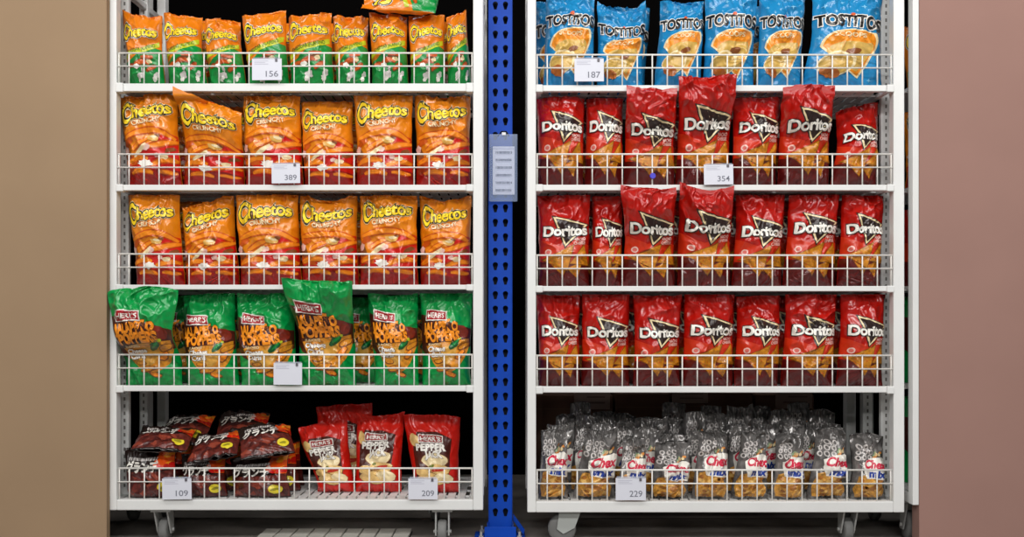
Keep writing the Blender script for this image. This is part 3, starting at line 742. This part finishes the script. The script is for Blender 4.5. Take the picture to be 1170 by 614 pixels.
D = 'corn_snack_bag'
r0 = bpy.data.objects['corn_snack_bag']
pile = [o for o in C.objects if o.name.startswith('corn_snack_bag')] + [o for o in C.objects if 'pepper jack' in o.get('label', '')]
for i, px in enumerate((197, 255, 316)):
    pile.append(dup(r0, (PX(px, .21), .203, SH['L', 4] + .001), f"small dark brown corn bag in the second row, {ORD[i]} from the outer white post", G6))
for i, px in enumerate((203, 262, 321)):
    o = dup(r0, (PX(px, .33), .325, SH['L', 4] + .001), f"small dark brown corn bag in the third row, {ORD[i]} from the outer white post", G6); o.scale.z = .95; pile.append(o)
for args in (('dark', .185, .175, at(188, 506, .085), -70, 6, 12, 'small dark brown corn bag lying on the pile nearest the outer post, yellow corner outward', D, G6, .018, 211, .9),
             ('dark', .175, .165, at(247, 510, .085), -62, -22, -20, 'small dark brown corn bag tipped diagonally in the middle of the heap', D, G6, .018, 213, 1.0),
             ('dark', .18, .17, at(304, 510, .085), -58, -10, 8, 'small dark brown corn bag lying on the heap with its yellow badge in front', D, G6, .02, 214, .9),
             ('dark', .18, .175, at(212, 500, .235), -62, -5, -6, 'small dark brown corn bag lying behind, above the 109 price card', D, G6, .02, 212, .9),
             ('dark', .18, .175, at(277, 498, .235), -56, -3, 3, 'small dark brown corn bag in the shade, topmost of the heap', D, G6, .02, 215, .9)):
    o = bag_free(*args)
    settle(o, pile); pile.append(o)

# right rack, top shelf: blue tortilla bags
G7 = 'blue tortilla chip bags'
R1 = [(621, 680, 624, 679, -6, -4, -2, .03, 'first whole one from blue post, behind the 187 card'), (683, 737, 682, 738, 2, 14, 1, .02, 'second from blue post, with a silvery patch by its seal'), (750, 805, 754, 806, 2, 4, 1, .04, 'third from blue post, beyond the dark gap'),
      (806, 866, 803, 866, -8, -6, -7, .0, 'fourth from blue post, the brightest'), (868, 921, 866, 920, -8, -6, -7, .02, 'fifth from blue post'), (921, 1015, 928, 1008, -9, -8, -4, .02, 'the widest, farthest from blue post')]
for i, (a, b, c, d, yl, ym, yr, ln, t) in enumerate(spaced(R1, 616, 1017)):
    bag('blue', 'R', 0, a, b, c, d, yl, ym, yr, f"blue tortilla chip bag {t}", 'tortilla_chip_bag', group=G7, cy=.080 + .008 * (i % 2), lean=ln, seed=220 + i, T=.056, crease=1.1)
bag('blue', 'R', 0, 610.5, 664, 611, 664, 2, 4, 4, 'blue tortilla chip bag half hidden behind the first one, beside the post', 'tortilla_chip_bag', group=G7, cy=.21, lean=.03, seed=229, T=.05)

G8 = 'red tortilla chip bags'
R2 = [(614, 668, 613, 668, 106, 104, 108, .01, 'nearest the blue post'), (669, 714, 669, 712, 103, 104, 107, .02, 'narrow one second from the blue post'), (714, 774, 715, 775, 98, 103, 102, -.08, 'third from the blue post, above the blue sticker'),
      (775, 840, 774, 842, 87, 88, 85.5, -.11, 'the tallest, covering the shelf edge above it'), (838, 891, 836, 892, 107, 107, 106, .02, 'just beyond the tallest one'), (894, 953, 893, 952, 101, 99, 100, -.08, 'second from the far post'), (954, 1008, 955, 1003, 128, 121, 118, .05, 'sagging backwards at the far post')]
R3 = [(614, 674, 614, 675, 221, 220, 217.5, .01, 'nearest the blue post'), (676, 713, 676, 712, 224, 225, 222, .03, 'narrow one squeezed in second from the blue post'), (713, 774, 709, 773, 211, 216, 215, -.09, 'third from the blue post, with a crumpled top'),
      (777, 838, 776, 838, 208, 217, 213, -.09, 'the middle one, a corner poking over the edge'), (840, 897, 840, 896, 220, 220, 221, .01, 'third from the far post'), (899, 960, 900, 958, 219, 217, 217, .0, 'second from the far post'), (961, 1012, 961, 1010, 223, 222, 223, .01, 'nearest the far post, dim at its top')]
R4 = [(613.5, 664, 613, 664, 338, 337, 338, .02, 'nearest the blue post, in half shade'), (665, 721, 663, 720, 335, 335.5, 335, .0, 'second from the blue post'), (726, 780, 724, 780, 338, 338, 337, .0, 'third from blue post, bright top'),
      (781, 841, 780, 841, 335, 334, 335, .01, 'the squashed tilted middle one'), (843, 893, 842, 891, 339, 338, 338, .02, 'the narrowest, third from the far post'), (897, 957, 897, 956, 333.5, 334, 334.5, .0, 'second from the far post'), (961, 1015, 960, 1012, 335, 336, 337, .0, 'nearest the far post, cut by it')]
for row, (rows, nm) in enumerate(((R2, '354 shelf'), (R3, 'middle shelf'), (R4, 'lowest red shelf')), 1):
    for i, (a, b, c, d, yl, ym, yr, ln, t) in enumerate(spaced(rows, 616, 1017)):
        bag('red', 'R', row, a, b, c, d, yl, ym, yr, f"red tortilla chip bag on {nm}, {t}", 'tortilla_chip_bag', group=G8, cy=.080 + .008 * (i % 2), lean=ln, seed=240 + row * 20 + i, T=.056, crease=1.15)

# right rack, bottom shelf: grey party mix bags
G9 = 'clear grey snack mix bags'
M = [(612, 650, 618, 648, 493, 490, 492, 'nearest the blue post'), (656, 704, 668, 706, 489, 492, 488, 'second from blue post, crumpled top'), (706, 741, 711, 738, 500, 499, 500, 'behind the 229 price card'),
     (745, 789, 748, 787, 506, 504, 506, 'the slumped one'), (793, 834, 797, 831, 494, 492, 493, 'just beyond the slumped one'), (838, 881, 846, 874, 495, 492, 494, 'fourth from the far post'), (885, 924, 886, 916, 496, 495, 496, 'third from the far post'), (926, 971, 932, 966, 492, 491, 493, 'second from the far post'), (975, 1018, 972, 1008, 498, 495, 499, 'nearest the far post')]
mb = []
for i, (a, b, c, d, yl, ym, yr, t) in enumerate(spaced(M, 616, 1017)):
    slump = i == 3
    mb.append(bag('mix', 'R', 4, a, b, c, d, yl, ym, yr, f"clear grey snack mix bag in the front row, {t}", 'snack_mix_bag', group=G9, cy=.082 + .006 * (i % 2), lean=.05 if slump else .03, seed=330 + i, T=.045, crease=2.4 if slump else 2.1))
rr = random.Random(5)
for row, (Y, dz) in enumerate(((.205, 1.02), (.297, 1.14), (.389, 1.25))):
    x = PX(612.5, Y) + .004 + .018 * row; k = 0
    order = [(j * 4 + row * 2 + 1) % 9 for j in range(14)]
    for q in order:
        src = mb[q]; vx = [v.co.x for v in src.data.vertices]; w = (max(vx) - min(vx)) * .85
        if x + w > 1.262 or k >= len(ORD): break
        o = dup(src, (x - .85 * min(vx), Y + (.020 if k % 2 else -.020), SH['R', 4] + .001), f"dim grey snack mix bag in {ORD[row + 1]} row, {ORD[k]} from the blue-post end", G9)
        o.scale = (.85, .41, dz * rr.uniform(.92, 1.06)); x += w * .76; k += 1

# bags of the second rows that show in the gaps
def behind(src, side, row, px, ptop, label, group, Y=.232):
    s = bpy.data.objects[src]
    me_h = max(v.co.z for q in (s, *s.children) for v in q.data.vertices)
    rows = ROWS_L if side == 'L' else ROWS_R
    lim = (PZ(rows[row - 1][0]) if row else 9) - .030
    o = dup(s, (PX(px, Y), Y, SH[side, row] + .001), label, group)
    o.scale.z = (min(lim, PZ(ptop, Y)) - SH[side, row] - .001) / me_h
    return o
def nth(label_part):
    for o in C.objects:
        if o.parent is None and label_part in o.get('label', ''): return o.name
src_red = nth('354 shelf, nearest'); src_or = nth('389 price card'); src_gr = nth('green jalapeno popper bag nearest'); src_ja = nth('behind the 156'); src_bl = nth('blue tortilla chip bag fifth')
for row, nm, gaps in ((1, '354 shelf', ((668, 107, 'first and second'), (776, 108, 'third and fourth'), (893, 108, 'fifth and sixth'))),
                      (2, 'middle shelf', ((675, 222, 'first and second'), (775, 222, 'third and fourth'), (838, 223, 'fourth and fifth'), (898, 223, 'fifth and sixth'), (955, 223, 'sixth and seventh'))),
                      (3, 'lowest red shelf', ((664, 337, 'first and second'), (723, 338, 'second and third'), (783, 338, 'third and fourth'), (842, 338, 'fourth and fifth'), (895, 338, 'fifth and sixth'), (958, 338, 'sixth and seventh')))):
    for px, pt, w in gaps:
        behind(src_red, 'R', row, px, pt, f"red chip bag, second row of {nm}, between {w} from blue post", G8)
for row, nm, gaps in ((1, '389 shelf', ((204, 122, 'fifth and sixth'), (274, 122, 'fourth and fifth'), (404, 118, 'second and third'))), (2, 'middle shelf', ((207, 228, 'fifth and sixth'), (340, 232, 'third and fourth'), (409, 228, 'second and third')))):
    for px, pt, w in gaps:
        behind(src_or, 'L', row, px, pt, f"orange puff bag in second row of {nm}, between {w} from blue post", G2)
for px, pt, w in ((206, 336, 'fifth and sixth'), (270, 335, 'fourth and fifth'), (412, 340, 'second and third'), (478, 337, 'first and second')):
    behind(src_gr, 'L', 3, px, pt, f"green popper bag in second row, between {w} from blue post", G4)
for px, pt, w in ((233, 19, 'seventh and eighth'), (329, 22, 'fifth and sixth'), (381, 22, 'fourth and fifth'), (512, 20, 'first and second')):
    behind(src_ja, 'L', 0, px, pt, f"orange and green puff bag in second row, between {w} from blue post", G1)
for px, pt, w in ((712, 6, 'first and second'), (865, 4, 'fourth and fifth')):
    behind(src_bl, 'R', 0, px, pt, f"blue chip bag in second row behind the {w} whole ones from blue post", G7)

# ------------------------------------------------------------------ price cards clipped to the guards
def flat_text(mb, body, x0, x1, y, z0, h, mi, bold=.02):
    t = text_tris(body, bold); lo = t.reshape(-1, 2).min(0); hi = t.reshape(-1, 2).max(0)
    for tr in t:
        mb.add([(x0 + (p[0] - lo[0]) * (x1 - x0) / (hi[0] - lo[0]), y, z0 + p[1] * h / .7) for p in tr], [(0, 1, 2)], mi)
def price_card(a, b, t, u, num, label, last=False):
    Y = -.010; cx = (PX(a, Y) + PX(b, Y)) / 2; x0, x1, z1, z0 = PX(a, Y) - cx, PX(b, Y) - cx, PZ(t, Y), PZ(u, Y)
    w = x1 - x0; h = z1 - z0; m = MB()
    m.box(x0, x1, Y, Y + .0012, 0, h, 0)
    yy = Y - .0004
    if num:
        flat_text(m, num, x0 + w * .46, x0 + w * .88, yy, h * .16, h * .27, 1, .008)
    for k in range(3):
        m.add([(x0 + w * .08, yy, h * (.90 - k * .07)), (x0 + w * (.55 - .1 * (k % 2)), yy, h * (.90 - k * .07)), (x0 + w * (.55 - .1 * (k % 2)), yy, h * (.875 - k * .07)), (x0 + w * .08, yy, h * (.875 - k * .07))], [(0, 1, 2, 3)], 2)
    o = m.obj('price_card', [CARDM, CARDINK, CARDFAINT], loc=(cx, 0, z0))
    o.rotation_euler.y = random.uniform(-.02, .02)
    q = MB(); q.box(x0 + w * .04, x1 - w * .04, Y - .002, Y + .0145, h * .995, h * 1.05, 0, .0008); q.box(x0 + w * .78, x0 + w * .86, Y - .003, Y + .0145, h * .86, h * 1.0, 1, .001)
    q.obj('hook_strip', [CLEARM, mat('clip_grey', (96, 92, 100), rough=.4)], o)
    setp(o, label, 'price card', 'white price cards on the wire guards')
price_card(288, 322, 67, 91.5, '156', 'white price card reading 156 on the top guard below the orange and green bags')
price_card(310.5, 343, 187, 209.5, '389', 'white price card reading 389 before the orange and red bags')
price_card(312.5, 345, 415, 440, '', 'wordless pale price card before the green popper bags')
price_card(185.5, 219, 547, 571, '109', 'white price card reading 109 before the dark brown bags')
price_card(466.5, 500, 547, 571, '209', 'white price card reading 209 before the red pepper jack bags')
price_card(656.5, 690, 67, 93, '187', 'white price card reading 187 before the blue bags')
price_card(804.5, 838, 188, 211, '354', 'white price card reading 354 before the red bags')
price_card(703.5, 738, 546.5, 572, '229', 'white price card reading 229 before the grey snack mix bags')
m = MB(); m.bm((lambda bm: (bmesh.ops.create_cone(bm, segments=20, radius1=.0105, radius2=.009, depth=.004, cap_ends=True), bmesh.ops.rotate(bm, verts=bm.verts, matrix=Matrix.Rotation(math.pi / 2, 3, 'X')), bm)[2])(bmesh.new()))
o = m.obj('sticker', mat('violet_blue', (58, 52, 196), rough=.4), loc=(PX(746, .004), .0042, PZ(201, .004))); setp(o, 'small round violet-blue sticker on the wire guard before a red bag', 'sticker')

# ------------------------------------------------------------------ blue perforated upright between the racks
def upright():
    Y = .10; x0, x1 = PX(558.5, Y), PX(585, Y); w = x1 - x0; D = .075; cx = (x0 + x1) / 2; H = 2.35
    root = empty('rack_upright', (cx, Y, 0)); setp(root, 'blue steel upright with two columns of teardrop holes between the white racks', 'rack post')
    cu = bpy.data.curves.new('tmp', 'CURVE'); cu.dimensions = '2D'; cu.fill_mode = 'BOTH'; cu.extrude = .0012
    def loop(pts):
        s = cu.splines.new('POLY'); s.points.add(len(pts) - 1); s.use_cyclic_u = True
        for p, q in zip(s.points, pts): p.co = (q[0], q[1], 0, 1)
    loop([(-w / 2, .01), (w / 2, .01), (w / 2, H), (-w / 2, H)])
    pitch = 16.55 * (DIST + Y) / FPX; z = PZ(569 + 16.55, Y); centres = []
    while z < H - .05:
        for dx in (-.0175, .0175):
            pts = []
            for k in range(14):
                a = math.radians(-20 + 220 * k / 13); pts.append((dx + .0092 * math.cos(a), z + .0045 + .0092 * math.sin(a)))
            pts += [(dx - .0052, z - .010), (dx - .0046, z - .0145), (dx + .0046, z - .0145), (dx + .0052, z - .010)]
            loop(pts)
        z += pitch
    o = bpy.data.objects.new('tmp', cu); C.objects.link(o); dg = bpy.context.evaluated_depsgraph_get()
    me = bpy.data.meshes.new_from_object(o.evaluated_get(dg)); bpy.data.objects.remove(o)
    me.transform(Matrix.Rotation(math.pi / 2, 4, 'X')); me.materials.clear(); me.materials.append(BLUE)
    f = bpy.data.objects.new('face_plate', me); C.objects.link(f); f.parent = root
    for s in (-1, 1):
        m = MB(); m.box(s * w / 2 - .0012, s * w / 2 + .0012, -.0012, D, .01, H); m.box(min(s * w / 2, s * w / 2 - s * .018), max(s * w / 2, s * w / 2 - s * .018), D - .002, D, .01, H); m.obj('flange', BLUE, root)
    m = MB(); m.box(-w / 2 + .003, w / 2 - .003, D * .55, D * .58, .02, H - .01); m.obj('hole_shade_sheet', mat('dark_blue_shadow_steel', (10, 20, 44), rough=.6), root)  # dark sheet whose colour stands in for the shade behind the holes
    m = MB(); m.box(-.09, .085, -.045, .10, 0, .008, 0, .002); m.obj('base_plate', BLUE, root)
    for s in (-1, 1):
        m = MB(); m.prism_x([(-.035, .008), (.085, .008), (.085, .02), (-.002, .062), (-.035, .062)], s * (w / 2 + .0022) - .0012 + s * .0012, s * (w / 2 + .0022) + .0012 + s * .0012); m.obj('foot_bracket', BLUE, root)
        for yy in (-.028, .08):
            m = MB(); bm = bmesh.new(); bmesh.ops.create_cone(bm, segments=6, radius1=.009, radius2=.009, depth=.010, cap_ends=True); bmesh.ops.translate(bm, verts=bm.verts, vec=(s * .066, yy, .013)); m.bm(bm)
            bm = bmesh.new(); bmesh.ops.create_cone(bm, segments=12, radius1=.0045, radius2=.0045, depth=.020, cap_ends=True); bmesh.ops.translate(bm, verts=bm.verts, vec=(s * .066, yy, .022)); m.bm(bm)
            m.obj('bolt', GREYM, root)
    m = MB(); m.add([(w / 2 + .004, .02, .085), (w / 2 + .004, .02, .062), (.080, .02, .012), (.084, .02, .030), (w / 2 + .004, .026, .085), (w / 2 + .004, .026, .062), (.080, .026, .012), (.084, .026, .030)], [(0, 1, 2, 3), (4, 7, 6, 5), (0, 4, 5, 1), (1, 5, 6, 2), (2, 6, 7, 3), (3, 7, 4, 0)]); m.obj('brace', BLUE, root)
    m = MB(); m.box(-w / 2 - .014, w / 2 + .014, -.036, -.032, .008, .050, 0, .001); m.obj('foot_front', BLUE, root)
    # document sleeve hanging on it
    Ys = .082; sx0, sx1, sz1, sz0 = PX(559.5, Ys), PX(590.5, Ys), PZ(153.5, Ys), PZ(230, Ys); c = (sx0 + sx1) / 2; W = sx1 - sx0; Hh = sz1 - sz0
    e = empty('document_sleeve', (c, Ys, sz0)); setp(e, 'clear plastic sleeve with a barcode sheet hung on the blue upright', 'document sleeve')
    m = MB(); m.box(-W / 2, W / 2, -.0025, -.0018, 0, Hh, 0); m.box(-W / 2, W / 2, .0018, .0025, 0, Hh, 0)
    for s in (-1, 1): m.box(s * W / 2 - .0025, s * W / 2 + .0025, -.003, .003, 0, Hh, 0, .0008)
    m.box(-W / 2, W / 2, -.003, .003, -.002, .003, 0, .0008); m.box(-W / 2, W / 2, -.003, .003, Hh * .77, Hh * .80, 0, .0008)
    m.obj('sleeve', mat('blue_tinted_plastic', (170, 190, 226), rough=.12, alpha=.16), e)
    m = MB(); a, b, u, v = PX(563, Ys) - c, PX(588, Ys) - c, PZ(222.5, Ys) - sz0, PZ(167.5, Ys) - sz0
    m.box(a, b, -.0008, .0008, u, v, 0); n = 6
    for k in range(n):
        z = u + (v - u) * (.90 - k * .157); r = random.Random(k); x = a + .010
        while x < b - .010:
            ww = r.choice((.0008, .0014, .0022)); m.add([(x, -.0012, z - .0085), (x + ww, -.0012, z - .0085), (x + ww, -.0012, z), (x, -.0012, z)], [(0, 1, 2, 3)], 1); x += ww + r.choice((.0008, .0014))
        m.add([(a + .012, -.0012, z - .0125), (b - .014, -.0012, z - .0125), (b - .014, -.0012, z - .0105), (a + .012, -.0012, z - .0105)], [(0, 1, 2, 3)], 2)
    m.obj('barcode_sheet', [CARDM, mat('barcode_ink', (70, 74, 84), rough=.7), CARDFAINT], e)
    m = MB(); m.tube((-.018, .0, Hh - .006), (-.006, .014, Hh + .012), .0022, 0, 8); m.tube((-.006, .014, Hh + .012), (.010, .014, Hh + .012), .0022, 0, 8); m.tube((.010, .014, Hh + .012), (.020, .0, Hh - .006), .0022, 0, 8)
    m.obj('cord', mat('black_cord', (18, 18, 20), rough=.6), e)
    m = MB(); m.box(-.005, .009, -.004, .002, Hh - .004, Hh + .006, 0, .001); m.obj('clip', mat('white_clip', (225, 228, 232), rough=.3), e)
upright()

# ------------------------------------------------------------------ what shows behind and beside the racks
BOXM = mat('brown_cardboard', (92, 62, 46), rough=.8, noise=.12, nscale=9)
def carton(px0, px1, ptop, Y, lab, label, loff=.5):
    x0, x1 = PX(px0, Y), PX(px1, Y); h = PZ(ptop, Y); c = (x0 + x1) / 2; w = x1 - x0
    m = MB(); m.box(-w / 2, w / 2, 0, .34, 0, h, 0, .004); m.box(-w / 2 - .0004, w / 2 + .0004, -.0006, .2, h - .055, h - .054, 1)
    o = m.obj('cardboard_box', [BOXM, mat('tape_brown', (120, 92, 66), rough=.4)], loc=(c, Y, 0)); setp(o, label, 'box', 'brown cardboard boxes behind the grey bags')
    if lab:
        l0, l1, lt, lb = PX(lab[0], Y) - c, PX(lab[1], Y) - c, PZ(lab[2], Y), PZ(lab[3], Y)
        q = MB(); q.box(l0, l1, -.0016, -.0004, lb, lt, 0)
        for k in range(2): q.box(l0 + .03 + .02 * k, l1 - .02, -.0022, -.0012, lb + (lt - lb) * (.30 + .3 * k), lb + (lt - lb) * (.38 + .3 * k), 1)
        q.obj('label_sheet', [mat('dull_label_paper', (150, 128, 116), rough=.8), mat('label_print', (110, 88, 80), rough=.8)], o)
YB = .62
carton(612, 700, 452, YB, (656, 697, 446, 468), 'brown cardboard box behind the grey bags, nearest the blue post')
carton(703, 765, 450, YB, None, 'brown cardboard box without a label behind the grey bags')
carton(768, 860, 449, YB, (768, 809, 444, 461), 'brown cardboard box with a low label in the middle of the back row')
carton(863, 930, 451, YB, (886, 928, 446, 467), 'brown cardboard box behind the grey bags, farthest from the blue post')

WL = mat('taupe_wall_paint', (158, 133, 106), rough=.95, spec=.1, noise=.04, nscale=3)
WR = mat('mauve_wall_paint', (158, 124, 114), rough=.95, spec=.1, noise=.04, nscale=3)
def structure(name, x0, x1, y0, y1, z0, z1, m):
    b = MB(); b.box(x0, x1, y0, y1, z0, z1); return setp(b.obj(name, m), kind='structure')
structure('wall_left', -4.0, PX(122, -.03) - .0005, -.03, -.003, 0, 3.0, WL)
structure('wall_right', PX(1050, -.03) + .001, 4.0, -.03, .03, 0, 3.0, WR)
structure('dark_backing', -4, 4, 1.6, 1.7, 0, 3.4, mat('unlit_black_backing', (7, 6, 6), rough=1.0, spec=.03))  # black sheet put in for the unlit depth behind the racks
fl = structure('floor', -4, 4, -5, 1.7, -.05, 0, mat('dark_polished_concrete', (140, 134, 128), rough=.3, noise=.5, nscale=4.5, bump=.05))
structure('light_block_ceiling', -4, 4, -.1, 1.7, 3.0, 3.06, mat('ceiling_dark_paint', (40, 40, 42), rough=.9))  # unseen, added over the racks to block ambient light

# slivers of the neighbouring racks
def neighbour(label, xa, rail_px, zlow):
    Y = .045; root = empty('shelf_rack', (xa, Y, 0)); setp(root, label, 'shelf rack', 'white shelf racks on casters')
    m = MB(); m.box(-.012, .0085, -.075, -.035, zlow, 2.1, 0, .002); m.obj('post', WHITE, root)
    m = MB(); m.box(.009, .65, .004, .036, zlow, zlow + .035, 0, .003); m.obj('base_beam', WHITE, root)
    m = MB(); m.box(.62, .66, 0, .04, zlow, 2.1, 0, .003); m.obj('post', WHITE, root)
    for x in (.03, .60):
        for y in (.05, .38): make_caster(root, x, y, False, 1).scale.z = zlow / .116
    for y0 in (.40,):
        for x in (-.012, .62): m = MB(); m.box(x, x + .04, y0, y0 + .04, zlow, 2.1, 0, .003); m.obj('post', WHITE, root)
    for (a, b) in ((-.010, .0085), (.622, .658)): m = MB(); m.box(a, b, -.036 if a < 0 else .04, .40, zlow, zlow + .035, 0, .003); m.obj('base_beam', WHITE, root)
    for z in SHZ:
        m = MB(); m.box(.012, .618, .01, .43, z - .012, z, 0, .002); m.box(-.011, .031, .041, .399, z - .016, z - .012, 0); m.obj('shelf', WHITE, root)
    return root
SHZ = [PZ(94), PZ(211), PZ(326), PZ(441), PZ(560)]

def neighbour_bag(src, x, y, z, h, label):
    o = bpy.data.objects[src]; b = dup(o, (x, y, z + .001), label, 'bags on the neighbouring racks')
    b.scale = (.8, .9, h / max(v.co.z for v in o.data.vertices)); return b
xr = 1.347
neighbour('white rack of the next bay, a thin strip beside the mauve wall', xr, 0, .142)
xl = -2.037
neighbour('white rack of the next bay, hidden behind the taupe wall beside the orange bags', xl, 0, .142)
def fit(src, edge, side):
    v = [q.co.x for q in bpy.data.objects[src].data.vertices]
    return edge - .8 * (min(v) if side < 0 else max(v))
for k, (src, h, what) in enumerate(((src_ja, .24, 'amber and green puff bag on the top shelf'), (src_or, .27, 'orange puff bag on the second shelf'), (src_red, .27, 'dark red chip bag on the middle shelf'), (src_gr, .30, 'bright green bag on the fourth shelf'), (src_gr, .30, 'green bag on the lowest shelf'))):
    neighbour_bag(src, fit(src, 1.372, -1), .155, SHZ[k], h, f"{what} of the next rack, a sliver")
neighbour_bag(src_gr, fit(src_gr, -1.437, 1), .30, SHZ[4], .30, 'green bag on the lowest shelf of the next bay, a sliver behind the outer post')
neighbour_bag(src_gr, fit(src_gr, -1.437, 1), .30, SHZ[2], .26, 'green bag on the middle shelf of the next bay, a sliver behind the outer post')
for o in list(C.objects):
    if o.parent is None and len(o.get('label', '').split()) > 16: print('LONG', len(o['label'].split()), o['label'])

m = MB(); gx0, gx1 = PX(300, .18), PX(470, .18); c = (gx0 + gx1) / 2; n = 9  # pale slats added to stand in for the light patch on the floor
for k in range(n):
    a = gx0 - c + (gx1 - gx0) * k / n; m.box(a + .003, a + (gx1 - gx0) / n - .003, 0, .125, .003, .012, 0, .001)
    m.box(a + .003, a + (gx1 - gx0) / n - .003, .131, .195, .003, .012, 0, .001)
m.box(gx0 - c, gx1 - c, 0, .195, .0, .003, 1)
o = m.obj('light_patch_slats', [mat('pale_slats', (226, 224, 214), rough=.6, noise=.08, nscale=20), mat('slat_joint', (60, 58, 55), rough=.8)], loc=(c, .03, 0)); setp(o, 'added pale slats for the light floor patch beneath the rack with orange bags', 'added floor slats')

# ------------------------------------------------------------------ camera, lamps
cam = bpy.data.cameras.new('camera'); co = bpy.data.objects.new('camera', cam); C.objects.link(co)
co.location = (0, -DIST, CAMZ); co.rotation_euler = (math.pi / 2, 0, 0)
cam.sensor_width = 36; cam.lens = FPX * 36 / 1170
cam.shift_x = 0.0; cam.shift_y = (VY - 307) / 1170
cam.clip_start = .05
bpy.context.scene.camera = co

def lamp(name, loc, target, sx, sy, power, col=(1, .98, .96)):
    l = bpy.data.lights.new(name, 'AREA'); l.shape = 'RECTANGLE'; l.size = sx; l.size_y = sy; l.energy = power; l.color = col
    o = bpy.data.objects.new(name, l); C.objects.link(o); o.location = loc
    o.rotation_euler = (Vector(target) - Vector(loc)).to_track_quat('-Z', 'Y').to_euler()
for x in (-1.5, 1.5): lamp('ceiling_and_fill_lamp', (x, -1.7, 3.4), (x * .8, -.2, 1.0), 2.4, .22, 27)
for x in (-2.4, 0, 2.4): lamp('ceiling_and_fill_lamp', (x, -4.6, 3.6), (x * .4, 0, .4), 2.4, .25, 48)
lamp('ceiling_and_fill_lamp', (0, -9.5, 3.6), (0, 0, .2), 7, .4, 150)
for x in (-1.6, 1.6): lamp('ceiling_and_fill_lamp', (x, 1.15, 2.95), (x, .9, 0), 2.2, .2, 5)  # unseen fill lamps added behind the racks to brighten the floor
w = bpy.data.worlds.new('world'); bpy.context.scene.world = w; w.use_nodes = True
w.node_tree.nodes['Background'].inputs['Color'].default_value = (.92, .96, 1, 1); w.node_tree.nodes['Background'].inputs['Strength'].default_value = .07
vs = bpy.context.scene.view_settings
bpy.context.scene.display_settings.display_device = 'sRGB'
vs.view_transform = 'Standard'; vs.look = 'None'; vs.exposure = 0.28; vs.gamma = 1.0; vs.use_curve_mapping = False
